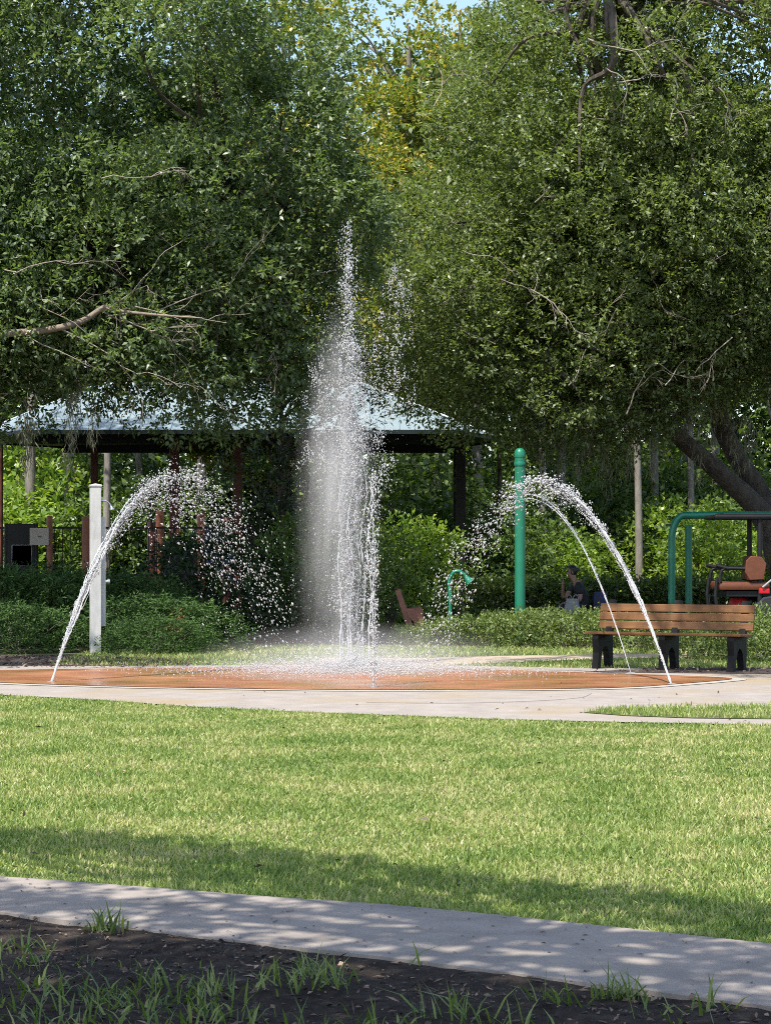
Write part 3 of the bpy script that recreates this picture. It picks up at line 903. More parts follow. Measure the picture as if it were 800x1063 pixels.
# distant wall of woodland foliage
n = 4600
X = rng.uniform(-24, 24, n); Y = rng.uniform(74, 84, n); Z = rng.uniform(0, 1, n) ** .9 * (15.5 + 2 * np.sin(X * .7))
bl = [(np.array([x, y, z]), unit(np.array([[0, -1., .5]]))[0], rng.uniform(.9, 1.5), 1.0) for x, y, z in zip(X, Y, Z)]
P, D = blob_sprays(bl, .75)
o = foliage('far_woods', sprays(P, D, 6, .36, .19, twig=.5), M['wood'])
tag(o, 'far green woodland behind the park', 'woods', kind='stuff')

# ------------------------------------------------------------------ shrubs


def shrub_mesh_root(name, label, cat, mat, r, n_sp, L, W, kb=8, spacing=.45, br=(.25, .4), group=None, zc=.5, flat=.8, stems=5, up=.9, inner=0):
    """leafy shrub of half-size r standing on z=0 around its own base"""
    t = thing(name, label, cat, (0, 0, 0), 0, group)
    c = (0, 0, r[2] * zc)
    rr = (r[0], r[1], r[2] * (1 - zc) if zc > .5 else r[2] * zc)
    bl = lobe_blobs(c, (r[0] * .8, r[1] * .8, r[2] - c[2] - br[0] * .6), spacing, br, back=.6, keep=lambda q: q[2] > .05 * r[2])
    P, D = blob_sprays(bl, n_sp, flat)
    parts = [sprays(P, D, kb, L, W, twig=L * 2.2, upbias=up)]
    ni = inner or int(60 * r[0] * r[2])
    d = rand_dirs(ni) * rng.uniform(.2, .85, ni)[:, None]
    pos = np.array(c) + d * np.array(r) * .8; pos[:, 2] = np.maximum(pos[:, 2], .04)
    parts.append(sprays(pos, rand_dirs(ni), 6, L * 1.3, W * 1.3, twig=L * 3))
    v, f = merge_geo(parts)
    v[:, 2] = np.where(v[:, 2] < 0, np.abs(v[:, 2]) * .3, v[:, 2])
    foliage('foliage', (v, f), mat, t)
    mb = MB()
    for i in range(stems):
        a = rng.uniform(0, 6.28)
        tube_to(mb, (.05 * math.cos(a) * r[0], .05 * math.sin(a) * r[1], -.05), (r[0] * .6 * math.cos(a), r[1] * .6 * math.sin(a), r[2] * rng.uniform(.6, .85)), .022 * max(.5, r[2]), .006, n=5, seg=4)
    mb.build('stem', M['bark'], t, True)
    return t


# understory shrubs of the woods: three kinds
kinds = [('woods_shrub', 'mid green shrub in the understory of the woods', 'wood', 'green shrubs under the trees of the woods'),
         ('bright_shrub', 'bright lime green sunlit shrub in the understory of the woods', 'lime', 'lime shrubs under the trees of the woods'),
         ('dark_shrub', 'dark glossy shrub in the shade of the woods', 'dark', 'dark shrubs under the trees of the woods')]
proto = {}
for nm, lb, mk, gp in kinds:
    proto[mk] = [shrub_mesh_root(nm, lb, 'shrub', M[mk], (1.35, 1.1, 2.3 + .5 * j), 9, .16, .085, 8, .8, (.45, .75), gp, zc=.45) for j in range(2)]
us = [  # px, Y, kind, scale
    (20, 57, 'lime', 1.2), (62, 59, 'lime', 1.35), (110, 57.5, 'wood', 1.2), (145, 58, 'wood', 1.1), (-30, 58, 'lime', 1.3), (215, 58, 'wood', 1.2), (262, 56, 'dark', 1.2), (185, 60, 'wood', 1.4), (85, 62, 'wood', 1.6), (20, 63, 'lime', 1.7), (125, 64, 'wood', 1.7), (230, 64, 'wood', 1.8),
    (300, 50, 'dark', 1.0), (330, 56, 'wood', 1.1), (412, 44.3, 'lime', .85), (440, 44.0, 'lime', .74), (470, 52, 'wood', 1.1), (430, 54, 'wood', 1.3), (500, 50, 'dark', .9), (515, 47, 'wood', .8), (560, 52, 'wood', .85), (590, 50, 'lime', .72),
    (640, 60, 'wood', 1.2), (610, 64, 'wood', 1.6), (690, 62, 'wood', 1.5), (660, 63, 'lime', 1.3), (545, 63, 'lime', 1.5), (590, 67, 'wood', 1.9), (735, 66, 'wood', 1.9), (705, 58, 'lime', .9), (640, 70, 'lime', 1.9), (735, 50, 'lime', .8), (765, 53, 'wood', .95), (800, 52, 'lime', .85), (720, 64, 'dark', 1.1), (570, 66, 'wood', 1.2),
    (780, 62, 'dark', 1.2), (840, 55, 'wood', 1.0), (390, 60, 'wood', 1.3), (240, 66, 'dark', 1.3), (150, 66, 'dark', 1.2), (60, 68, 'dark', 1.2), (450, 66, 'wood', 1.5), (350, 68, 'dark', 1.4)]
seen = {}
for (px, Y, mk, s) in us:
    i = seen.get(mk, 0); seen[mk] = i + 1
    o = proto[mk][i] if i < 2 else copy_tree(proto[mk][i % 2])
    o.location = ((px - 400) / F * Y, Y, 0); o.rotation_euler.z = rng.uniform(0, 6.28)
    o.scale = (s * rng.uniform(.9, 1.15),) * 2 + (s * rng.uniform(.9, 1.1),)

# dark glossy bush and soft bush behind the spray
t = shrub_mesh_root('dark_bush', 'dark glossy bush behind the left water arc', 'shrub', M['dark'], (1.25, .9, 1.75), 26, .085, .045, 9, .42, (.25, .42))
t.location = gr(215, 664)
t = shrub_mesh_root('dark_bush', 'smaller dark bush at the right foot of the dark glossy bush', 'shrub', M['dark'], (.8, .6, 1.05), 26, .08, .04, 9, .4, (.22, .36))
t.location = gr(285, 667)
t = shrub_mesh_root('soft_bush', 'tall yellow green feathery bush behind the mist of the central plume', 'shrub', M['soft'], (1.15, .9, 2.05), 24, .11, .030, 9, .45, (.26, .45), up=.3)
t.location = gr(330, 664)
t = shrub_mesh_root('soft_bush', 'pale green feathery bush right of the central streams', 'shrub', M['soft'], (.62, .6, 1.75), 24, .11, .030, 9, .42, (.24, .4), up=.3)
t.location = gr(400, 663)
t = shrub_mesh_root('ruddy_sprig', 'small orange red leaf sprig on the evergreen mound', 'plant', M['ruddy'], (.10, .09, .22), 50, .055, .025, 6, .1, (.05, .07), stems=2)
t.location = at(184, 643, 33.0) - Vector((0, 0, .22))
# small dark tree behind the plume with drooping head
t = slim_tree('understory_tree', 'small dark tree with a drooping head left of the central plume', (0, 0, 0), 4.2, .09,
              [((0, 0, 3.6), (1.0, .8, 1.1)), ((-.35, -.1, 2.3), (.5, .4, .7)), ((.7, 0, 4.4), (.8, .7, .8))], M['dark'], 16, .13, .04, bark='bark', spacing=.7, br=(.3, .55))
t.location = (at(292, 600, 39).x, 39, 0)
t = slim_tree('understory_tree', 'dark understory tree right of the black pavilion post', (0, 0, 0), 3.6, .09,
              [((0, 0, 2.6), (.8, .7, 1.0)), ((.5, 0, 1.9), (.6, .5, .7))], M['wood'], 14, .13, .06, bark='bark', spacing=.7, br=(.3, .55))
t.location = (at(518, 600, 48).x, 48, 0)

# evergreen mounds on the left
g_j = 'low evergreen mounds at the left of the pad'
jl = ['wide low evergreen mound at the left edge', 'tallest evergreen mound just left of the white post', 'evergreen mound right behind the white post', 'low front evergreen mound tapering off right of the white post', 'small evergreen mound at the left edge in front']
jp = shrub_mesh_root('evergreen_shrub', jl[0], 'shrub', M['juniper'], (1.05, .8, 1.0), 60, .075, .022, 9, .34, (.2, .34), g_j, zc=.4, up=.5)
for i, (px, py, s, sz) in enumerate([(10, 671, 1.05, 1.12), (66, 668.5, 1.0, 1.12), (128, 668.5, .95, 1.06), (172, 675, .95, .74), (20, 677, .78, .66)]):
    o = jp if i == 0 else copy_tree(jp)
    o.location = gr(px, py); o.scale = (s * 1.3, s, sz); o.rotation_euler.z = (.3, -.2, .15, -.25, .2)[i]
    o['label'] = jl[i]
o = copy_tree(jp); o.location = gr(166, 679); o.scale = (.8, .55, .5); o.rotation_euler.z = .3; o['label'] = 'low evergreen mound in front between the white post and the tapering mound'

# pale ground cover shrubs on the right
g_c = 'low pale green shrubs of the bed behind the bench'
cp = [shrub_mesh_root('low_shrub', '', 'shrub', M['cover'], (.8, .55, .52), 70, .065, .030, 8, .3, (.16, .26), g_c, zc=.35, up=.7) for _ in range(2)]
cov = [(425, 669, .62, .50), (465, 670, .8, .72), (505, 671, .8, .85), (550, 672, .85, .95), (600, 672, .85, .95), (650, 673, .85, .9), (700, 676, .85, .85), (735, 682, .85, .95), (785, 686, .95, 1.0), (800, 677, .95, 1.1), (750, 674, .9, .95), (838, 684, .9, 1.0), (625, 668, .85, .9), (530, 667, .8, .85), (575, 667, .8, .9)]
cl = ['low pale green shrub at the left end of the bed, behind the pad', 'low shrub in front of the green shower pipe', 'low shrub between the green pipe and the tall green post', 'low shrub at the foot of the tall green post', 'low pale shrub in front of the seated person',
      'low shrub seen just left of the bench and behind its left end', 'low shrub seen between the bench legs', 'pale shrub seen behind the right end of the bench', 'largest pale shrub just right of the bench', 'pale shrub in front of the golf cart at the right edge',
      'low shrub behind the middle of the bench back', 'pale shrub cut by the right edge of the frame', 'low shrub at the left of the bench in the back row', 'back row low shrub left of the tall green post', 'back row low shrub between the green post and the seated person']
for i, (px, py, s, sz) in enumerate(cov):
    o = cp[i] if i < 2 else copy_tree(cp[i % 2])
    o.location = gr(px, py); o.scale = (s, s, sz); o.rotation_euler.z = rng.uniform(0, 6.28); o['label'] = cl[i]

# clipped hedge
hb = []
hx0, hx1 = (485 - 400) / F * 43, (860 - 400) / F * 43
th = thing('hedge', 'long clipped hedge running behind the seated person and the golf cart', 'hedge', ((hx0 + hx1) / 2, 43, 0))
n = 1500
q = np.stack([rng.uniform(hx0, hx1, n), 43 + rng.uniform(-.45, .45, n), rng.uniform(.05, .80, n)], 1) - np.array([(hx0 + hx1) / 2, 43, 0])
top = rng.uniform(size=n) < .5; q[top, 2] = rng.uniform(.7, .86, top.sum()); fr = ~top; q[fr, 1] = -.45 + rng.uniform(-.06, .1, fr.sum())
foliage('foliage', sprays(q, rand_dirs(n) + np.array([0, -.5, .5]), 9, .10, .055, twig=.2), M['hedge'], th)
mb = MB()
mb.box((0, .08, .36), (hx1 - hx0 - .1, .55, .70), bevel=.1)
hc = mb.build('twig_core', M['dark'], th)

# ------------------------------------------------------------------ pavilion
PY0, PY1 = 45.0, 51.6
px_l, px_r = at(-28, 0, 47.4).x, at(512, 0, 47.4).x
ez = at(0, 446, PY0).z
pv = thing('pavilion', 'open pavilion with a pale blue grey hipped metal roof, cut corners and a dark underside', 'pavilion', ((px_l + px_r) / 2, (PY0 + PY1) / 2, 0))
hd = (PY1 - PY0) / 2
X0 = (px_l + px_r) / 2
hw = (px_r - px_l) / 2
fxl, fxr = at(24, 0, PY0).x - X0, at(474, 0, PY0).x - X0
yc = 47.4 - (PY0 + PY1) / 2
rl0, rl1 = at(104, 0, 48.3).x - X0, at(376, 0, 48.3).x - X0
rh = 1.18
oct_ = [(fxl, -hd), (fxr, -hd), (hw, yc), (hw, -yc), (fxr, hd), (fxl, hd), (-hw, -yc), (-hw, yc)]
mb = MB()
vsr = [(x, y, ez) for x, y in oct_] + [(rl0, 0, ez + rh), (rl1, 0, ez + rh)]
fsr = [(0, 1, 9, 8), (1, 2, 9), (2, 3, 9), (3, 4, 9), (4, 5, 8, 9), (5, 6, 8), (6, 7, 8), (7, 0, 8)]
mb.add(vsr, fsr)
me = bpy.data.meshes.new('roof'); me.from_pydata(vsr, [], fsr)
roof = link_mesh('roof', me, M['roof'], pv)
mb = MB()                                               # standing seams on the front slope and the hips
sx = fxl + .2
while sx < fxr - .1:
    k_ = min(1.0, (sx - fxl) / (rl0 - fxl) if sx < rl0 else ((fxr - sx) / (fxr - rl1) if sx > rl1 else 1.0))
    if k_ > .08:
        mb.tube([(sx, -hd, ez + .012), (sx, -hd + hd * k_, ez + rh * k_ + .012)], .010, 4)
    sx += .31
for i_, (x, y) in enumerate(oct_):
    q_ = rl1 if i_ in (1, 2, 3, 4) else rl0
    mb.tube([(x, y, ez + .01), (q_, 0, ez + rh + .01)], .03, 6)
mb.tube([(rl0, 0, ez + rh), (rl1, 0, ez + rh)], .04, 6)
mb.build('roof_seams', M['roof'], roof)
me = bpy.data.meshes.new('ceiling'); me.from_pydata([(x, y, ez - .05) for x, y in oct_], [], [tuple(reversed(range(8)))])  # shade below the roof is put into this sheet's dark colour
ce = link_mesh('ceiling', me, M['fascia'], pv); ce['label'] = 'underside of the roof, coloured dark for its shade'
mb = MB()
for i_ in range(8):
    a_ = Vector((*oct_[i_], ez - .045)); b_ = Vector((*oct_[(i_ + 1) % 8], ez - .045)); d_ = b_ - a_
    mb.box((a_ + b_) / 2, (d_.length - .02, .05, .085), Matrix.Rotation(math.atan2(d_.y, d_.x), 4, 'Z'))
mb.build('fascia', M['fascia'], pv)
cxp, cyp = (px_l + px_r) / 2, (PY0 + PY1) / 2
for (px, Yp, mt, rp, lb) in ((181, 46.0, 'rust', .095, 'rust brown steel post'), (247, 46.0, 'rust', .085, 'rust brown steel post'), (478, 46.2, 'black', .10, 'black steel post'), (-2, 46.0, 'rust', .09, None), (98, 50.3, 'rust', .08, None), (474, 50.3, 'black', .08, 'black steel post')):
    x = (px - 400) / F * Yp - cxp
    mb = MB()
    mb.box((x, Yp - cyp, (ez - .1) / 2), (rp * 2, rp * 2, ez - .1), bevel=.01)
    mb.box((x, Yp - cyp, .02), (rp * 3.2, rp * 3.2, .04), bevel=.008)
    o = mb.build('post', M[mt], pv)
    if lb: o['label'] = lb
mb = MB()
for yb in (46.0, 50.3):
    mb.box(((fxl + fxr) / 2, yb - cyp, ez - .15), (fxr - fxl - .1, .14, .18))
mb.build('beam', M['fascia'], pv)
for (px, zz) in ((215, .12), (140, .12)):
    pass

# ------------------------------------------------------------------ playground and its fence
pg = thing('playground_structure', 'shaded play structure with rust brown posts, blue and black panels behind the left water arc', 'play structure', (at(165, 600, 44).x, 44, 0))
gx = at(165, 600, 44).x


def lx(px, Y=44.0): return (px - 400) / F * Y - gx


for (px, top, dy, mt) in ((166, 530, 0, 'orange'), (209, 532, 0, 'orange'), (176, 545, 1.3, 'rust'), (230, 536, 1.3, 'rust'), (150, 540, 1.3, 'rust')):
    zt = at(0, top, 44).z
    mb = MB(); mb.lathe([(.085, 0), (.085, zt - .05), (.075, zt - .012), (.03, zt)], 14, (lx(px), dy, 0))
    mb.build('post', M[mt], pg, True)
mb = MB(); mb.box((lx(188), .65, .95), (.95, 1.35, .08), bevel=.01)
mb.build('deck', M['black'], pg)
zz = at(0, 548, 44).z
mb = MB(); mb.box((lx(226), -.02, zz - .35), (.62, .05, .75), bevel=.02); mb.build('blue_panel', M['bluepanel'], pg)
mb = MB(); mb.box((lx(188), -.02, 1.35), (.72, .05, .7), bevel=.02); mb.build('dark_panel', M['black'], pg)
mb = MB()
p = bez([(lx(158), 0, 1.9), (lx(156), 0, 2.55), (lx(166), 0, 2.72), (lx(182), 0, 2.74)], 8)
mb.tube(p, .022, 8); mb.build('grab_rail', M['black'], pg, True)
mb = MB()                                               # plastic slide chute at the right side
for i in range(9):
    a = i / 8
    mb.box((lx(240) + a * .9, .65, .95 - a * .75), (.16, .52, .05), Matrix.Rotation(R(40), 4, 'Y'))
mb.build('slide', M['bluepanel'], pg)

# play panel with bubble and sign
pp = thing('play_panel', 'black framed play panel with a cloudy grey window left of the beige board', 'play panel', (at(22, 600, 39.9).x, 39.9, 0))
zc1 = at(0, 568, 39.9).z
mb = MB()
mb.box((0, 0, zc1), (.50, .06, .84), bevel=.015)
mb.build('panel', M['black'], pp)
mb = MB(); mb.box((.02, -.035, zc1 - .15), (.38, .05, .40), bevel=.02); mb.build('cloudy_window', M['bubble'], pp)
mb.build('bubble_window', M['bubble'], pp, True)
for s in (-1, 1):
    mb = MB(); mb.tube([(s * .27, 0, 0), (s * .27, 0, zc1 + .43)], .035, 10); mb.build('post', M['black'], pp, True)
sg = thing('notice_board', 'small blank beige board on a rust orange post', 'sign', (at(51, 600, 39.7).x, 39.7, 0))
mb = MB(); zt = at(0, 535, 39.7).z; mb.lathe([(.055, 0), (.055, zt - .04), (.045, zt - .01), (.01, zt)], 14, (0, .06, 0)); mb.build('post', M['orange'], sg, True)
zb = at(0, 557, 39.7).z
mb = MB(); mb.box((at(41, 0, 39.7).x - at(51, 0, 39.7).x, -.02, zb), (.34, .025, .31), bevel=.006); bd = mb.build('board', M['beige'], sg)
mb = MB(); mb.box((at(41, 0, 39.7).x - at(51, 0, 39.7).x + .01, -.0355, zb + .0), (.07, .004, .025)); mb.build('small_mark', M['mark'], bd)
bo = thing('bollard', 'rust orange post with a rounded top just left of the white post', 'post', (at(90, 600, 39).x, 39, 0))
zt = at(0, 536, 39).z
mb = MB(); mb.lathe([(.085, 0), (.085, zt - .06)], 18); mb.build('shaft', M['orange'], bo, True)
mb = MB(); mb.lathe([(.09, zt - .06), (.088, zt - .03), (.06, zt - .006), (.01, zt)], 18); mb.build('cap', M['orange'], bo, True)

fx0, fx1, FY = at(-60, 0, 40.5).x, at(262, 0, 40.5).x, 40.5
fn = thing('metal_fence', 'black metal picket fence along the playground behind the evergreen mounds', 'fence', ((fx0 + fx1) / 2, FY, 0))
zt, zm = at(0, 548, FY).z, at(0, 597, FY).z
nspan = 4; span = (fx1 - fx0) / nspan
for i in range(nspan + 1):
    x = fx0 + i * span - (fx0 + fx1) / 2
    mb = MB(); mb.box((x, 0, (zt + .06) / 2), (.06, .06, zt + .06), bevel=.006); mb.box((x, 0, zt + .075), (.075, .075, .03), bevel=.008); mb.build('post', M['black'], fn)
for i in range(nspan):
    xa = fx0 + i * span - (fx0 + fx1) / 2 + .03; xb = xa + span - .06
    mb = MB()
    for z in (zt, zm, .12):
        mb.box(((xa + xb) / 2, 0, z), (xb - xa, .03, .035))
    m = int((xb - xa) / .14)
    for j in range(1, m):
        mb.box((xa + j * (xb - xa) / m, 0, zt / 2 + .06), (.014, .014, zt - .1))
    mb.build('picket_panel', M['black'], fn)

# ------------------------------------------------------------------ white shower post
wpb = gr(99, 678.5); wpb.z = 0
wp = thing('shower_post', 'weathered white square post with a shower arm, left of the fountain', 'shower post', wpb, R(14))
ztop = at(0, 505, wpb.y).z
mb = MB(); mb.box((0, 0, ztop / 2), (.155, .155, ztop), bevel=.008); mb.build('shaft', M['white'], wp)
mb = MB()
c = .175
mb.add([(-c / 2, -c / 2, ztop), (c / 2, -c / 2, ztop), (c / 2, c / 2, ztop), (-c / 2, c / 2, ztop), (-c / 2, -c / 2, ztop + .025), (c / 2, -c / 2, ztop + .025), (c / 2, c / 2, ztop + .025), (-c / 2, c / 2, ztop + .025), (0, 0, ztop + .045)],
       [(3, 2, 1, 0), (0, 1, 5, 4), (1, 2, 6, 5), (2, 3, 7, 6), (3, 0, 4, 7), (4, 5, 8), (5, 6, 8), (6, 7, 8), (7, 4, 8)])
mb.build('cap', M['white'], wp)
z1, z0 = at(0, 536, wpb.y).z, at(0, 650, wpb.y).z
mb = MB()
prof = [(-.04, z0), (.04, z0), (.04, z1 - .06), (.024, z1 - .015), (0, z1), (-.024, z1 - .015), (-.04, z1 - .06)]
mb.prism(prof, Matrix.Translation((.110, .03, 0)), .07); mb.build('side_board', M['white'], wp)
zs = at(0, 520, wpb.y).z
mb = MB(); p = bez([(.075, 0, zs), (.15, -.01, zs), (.20, -.02, zs - .03), (.225, -.02, zs - .07)], 6); mb.tube(p, .011, 8)
ar = mb.build('shower_arm', M['metal'], wp, True)
mb = MB(); mb.lathe([(.012, 0), (.018, -.02), (.042, -.055), (.042, -.065)], 16, (.225, -.02, zs - .065), Matrix.Rotation(R(-20), 4, 'Y')); mb.build('shower_head', M['metal'], ar, True)
zk = at(0, 604, wpb.y).z
mb = MB(); mb.lathe([(.03, 0), (.03, .03), (.045, .034), (.045, .06), (.03, .066)], 16, (.151, .02, zk), Matrix.Rotation(R(90), 4, 'Y')); mb.build('push_button', M['metal'], wp, True)

# ------------------------------------------------------------------ green posts and pipe
gb = Vector((at(539.5, 0, 36.5).x, 36.5, 0)); zt = at(0, 465, 36.5).z
gp = thing('green_post', 'tall round green post with a collar and domed cap', 'post', gb)
mb = MB(); mb.lathe([(.088, 0), (.088, zt - .16)], 24); mb.build('shaft', M['green'], gp, True)
mb = MB(); mb.lathe([(.094, zt - .30), (.098, zt - .29), (.098, zt - .24), (.094, zt - .23)], 24); mb.build('collar', M['green'], gp, True)
mb = MB(); mb.lathe([(.092, zt - .16), (.094, zt - .15), (.094, zt - .09), (.08, zt - .04), (.05, zt - .01), (.01, zt)], 24); mb.build('cap', M['green'], gp, True)
Ys = 36.0
sb = Vector((at(467, 0, Ys).x, Ys, 0)); z_ = lambda y: at(0, y, Ys).z
gs = thing('green_shower', 'slim green pipe bent over like a cane with a bell mouth', 'water spout', sb)
mb = MB(); q = lambda px: at(px, 0, Ys).x - sb.x
p = bez([(0, 0, 0), (0, 0, z_(620)), (q(466), 0, z_(604)), (q(470), 0, z_(595)), (q(476), 0, z_(593)), (q(481), 0, z_(596)), (q(483.5), 0, z_(599.5))], 7)
mb.tube(p, .030, 12); mb.build('pipe', M['green'], gs, True)
mb = MB(); mb.lathe([(.032, .0), (.045, -.05), (.085, -.12), (.085, -.13)], 18, (q(482.8), 0, z_(598)), Matrix.Rotation(R(-38), 4, 'Y')); mb.build('bell_mouth', M['green'], gs, True)

Ya = 38.0
ab = Vector((at(697, 0, Ya).x, Ya, 0)); q = lambda px: at(px, 0, Ya).x - ab.x; z_ = lambda y: at(0, y, Ya).z
ga = thing('green_arch', 'green tube arch of the play area behind the bench with its bar running right', 'climbing frame', ab)
mb = MB()
p = [(0, 0, 0), (0, 0, z_(560))] + [(q(697) + (q(710) - q(697)) * (1 - math.cos(a)), 0, z_(560) + (z_(535) - z_(560)) * math.sin(a)) for a in np.linspace(.15, math.pi / 2, 8)] + [(q(760), 0, z_(534.5)), (q(860), 0, z_(534.5))]
p += [(q(871), 0, z_(543)), (q(875), 0, z_(560)), (q(875), 0, 0)]
mb.tube(p, .062, 14); mb.build('arch_tube', M['green'], ga, True)
mb = MB(); y2 = 1.2
p = [(at(714.5, 0, Ya + y2).x - ab.x, y2, 0), (at(714.5, 0, Ya + y2).x - ab.x, y2, at(0, 545, Ya + y2).z)]
mb.tube(p, .062, 14); mb.build('rear_tube', M['green'], ga, True)

# reddish brown low chair
Yc = 37.0
cb = Vector((at(424, 0, Yc).x, Yc, 0)); z_ = lambda y: at(0, y, Yc).z; q = lambda px: at(px, 0, Yc).x - cb.x
ch = thing('garden_chair', 'reddish brown slatted chair with a tall slanted back, half behind shrubs', 'chair', cb, R(0))
for j in range(4):
    mb = MB(); mb.prism([(q(410), z_(613)), (q(415), z_(611)), (q(429), z_(651)), (q(423), z_(655))], Matrix.Translation((0, -.26 + j * .17, 0)), .155); mb.build('back_slat', M['brownwood'], ch)
for s in (-1, 1):
    mb = MB(); mb.prism([(q(421), z_(632)), (q(436.5), z_(630)), (q(438.5), z_(634)), (q(438.5), .0), (q(433.5), .0), (q(429), z_(645)), (q(424), z_(640))], Matrix.Translation((0, s * .33, 0)), .035); mb.build('arm_side', M['brownwood'], ch)
mb = MB()
for j in range(4):
    mb.box((q(426) + j * .065, 0, .42 + j * .012), (.058, .60, .02))
mb.box((q(437), 0, .42), (.02, .60, .06))
mb.build('seat', M['brownwood'], ch)

# ------------------------------------------------------------------ bench
bl_, br_ = gr(626, 693.8), gr(768, 697.5)
bc = (bl_ + br_) / 2; ang = math.atan2(br_.y - bl_.y, br_.x - bl_.x); blen = (br_ - bl_).length
bn = thing('park_bench', 'park bench with cedar brown slats on three black legs beside the splash pad', 'bench', (bc.x, bc.y, .016), ang)
W_ = blen + .24
tilt = R(13)
for j in range(3):
    zc = .545 + j * .112
    Mx = Matrix.Rotation(-tilt, 4, 'X')
    mb = MB(); mb.box((0, .155 + (zc - .45) * math.tan(tilt), zc), (W_, .036, .102), Mx, bevel=.007); mb.build('back_slat', M['slat'], bn)
for j in range(4):
    mb = MB(); mb.box((0, -.30 + j * .118, .455 - j * .006), (W_, .108, .036), Matrix.Rotation(R(-3), 4, 'X'), bevel=.007); mb.build('seat_slat', M['slat'], bn)
for s in (-blen / 2 + .02, 0, blen / 2 - .02):
    prof = [(-.36, 0), (-.25, 0), (-.215, .14), (-.17, .235), (-.10, .275), (-.03, .265), (.03, .21), (.06, .12), (.075, 0), (.20, 0), (.19, .22), (.205, .44), (.345, .86), (.275, .875), (.135, .47), (.12, .425), (-.335, .433), (-.345, .38), (-.315, .2)]
    mb = MB(); mb.prism(prof, Matrix.Translation((s, 0, 0)) @ Matrix.Rotation(R(90), 4, 'Z'), .085); mb.build('leg', M['plastic'], bn, bevel=.004)

# ------------------------------------------------------------------ golf cart
Yk = 35.6
kb0 = Vector((at(738, 0, Yk).x, Yk, 0)); z_ = lambda y: at(0, y, Yk).z; q = lambda px: at(px, 0, Yk).x - kb0.x
kt = thing('golf_cart', 'black golf cart with brown seats and a flat roof, cut by the right edge', 'golf cart', kb0)
mb = MB()
mb.box((1.35, 0, z_(537)), (2.75, 1.15, .075), bevel=.03); mb.box((1.35, 0, z_(537) + .045), (2.45, .95, .04), bevel=.018)
mb.build('roof', M['black'], kt)
for (x, y, x2) in ((q(783), -.5, q(783)), (q(783), .5, q(783)), (2.25, -.5, 2.5), (2.25, .5, 2.5)):
    mb = MB(); mb.tube([(x2, y, .55), (x, y, z_(537) - .03)], .042, 10); mb.build('roof_post', M['black'], kt, True)
mb = MB(); mb.box((q(767), 0, z_(608)), (.80, 1.1, .13), bevel=.045); mb.build('rear_cushion', M['seat'], kt, True)
mb = MB(); mb.box((q(779), -.27, z_(590)), (.13, .5, .40), Matrix.Rotation(R(8), 4, 'Y'), bevel=.05); mb.build('rear_backrest', M['seat'], kt, True)
mb = MB(); mb.box((q(779), .27, z_(590)), (.13, .5, .40), Matrix.Rotation(R(8), 4, 'Y'), bevel=.05); mb.build('rear_backrest', M['seat'], kt, True)
mb = MB(); mb.prism([(q(768), z_(582)), (q(773), z_(577)), (q(784), z_(578)), (q(789), z_(585)), (q(786), z_(601)), (q(772), z_(602)), (q(767), z_(594))], Matrix.Translation((0, -.56, 0)), .05); mb.build('hip_pad', M['seat'], kt, bevel=.012)
mb = MB(); mb.box((q(808), 0, z_(588)), (.13, 1.1, .45), Matrix.Rotation(R(-6), 4, 'Y'), bevel=.05); mb.build('front_backrest', M['seat'], kt, True)
mb = MB(); mb.box((q(832), 0, z_(608)), (.55, 1.1, .13), bevel=.045); mb.build('front_cushion', M['seat'], kt, True)
for y in (-.53, .53):
    mb = MB()
    mb.tube(bez([(q(742), y, z_(604)), (q(743), y, z_(594)), (q(748), y, z_(590)), (q(768), y, z_(590)), (q(790), y, z_(590))], 6), .030, 8)
    mb.tube([(q(738), y, z_(587)), (q(750), y, z_(590))], .035, 8)
    mb.build('armrest', M['black'], kt, True)
mb = MB()
mb.box((q(772), 0, z_(616)), (.72, 1.0, .10), bevel=.02); mb.build('seat_frame', M['black'], kt)
mb = MB()
for y in (-.45, .45):
    mb.tube([(q(740), y, z_(600)), (q(738), y, z_(618)), (q(741), y, .42)], .03, 8)
mb.box((q(741), 0, .42), (.32, 1.0, .04)); mb.build('footrest', M['black'], kt)
mb = MB()
prof = [(q(779), .42), (q(779), z_(626)), (q(786), z_(619)), (q(798), z_(617)), (1.5, .86), (1.55, .48), (2.15, .45), (2.3, .95), (2.6, .86), (2.78, .62), (2.76, .34), (.6, .32)]
mb.prism(prof, Matrix(), 1.1); mb.build('body', M['cartbody'], kt, bevel=.03)
for (x, y) in ((.95, -.5), (.95, .5), (2.35, -.5), (2.35, .5)):
    mb = MB(); RX = Matrix.Rotation(R(90), 4, 'X')
    mb.lathe([(.17, -.1), (.25, -.1), (.275, -.06), (.275, .06), (.25, .1), (.17, .1)], 24, (x, y, .275), RX); wh = mb.build('wheel', M['black'], kt, True)
    mb = MB(); mb.lathe([(.03, -.104), (.165, -.104), (.168, .104), (.03, .104)], 20, (x, y, .275), RX); mb.build('rim', M['metal'], wh, True)
for y in (-.42, .42):
    mb = MB(); mb.box((q(787), y - .0, z_(613)), (.17, .3, .09), bevel=.02); mb.build('tail_light', M['redlamp'], kt)
mb = MB()
ringp = [(2.05 + .06 * math.cos(a), -.25 + .17 * math.cos(a), 1.12 + .16 * math.sin(a)) for a in np.linspace(0, 2 * math.pi, 19)]
mb.tube(ringp, .014, 6, cap=False); mb.tube([(2.05, -.25, 1.12), (2.35, -.25, .9)], .02, 6); mb.build('steering_wheel', M['black'], kt, True)
mb = MB(); mb.box((q(792), -.585, z_(603)), (.30, .03, .03), Matrix.Rotation(R(-40), 4, 'Y'), bevel=.01); mb.build('grab_handle', M['metal'], kt)
bgp = (kb0.x + q(766), Yk - .1, .44)
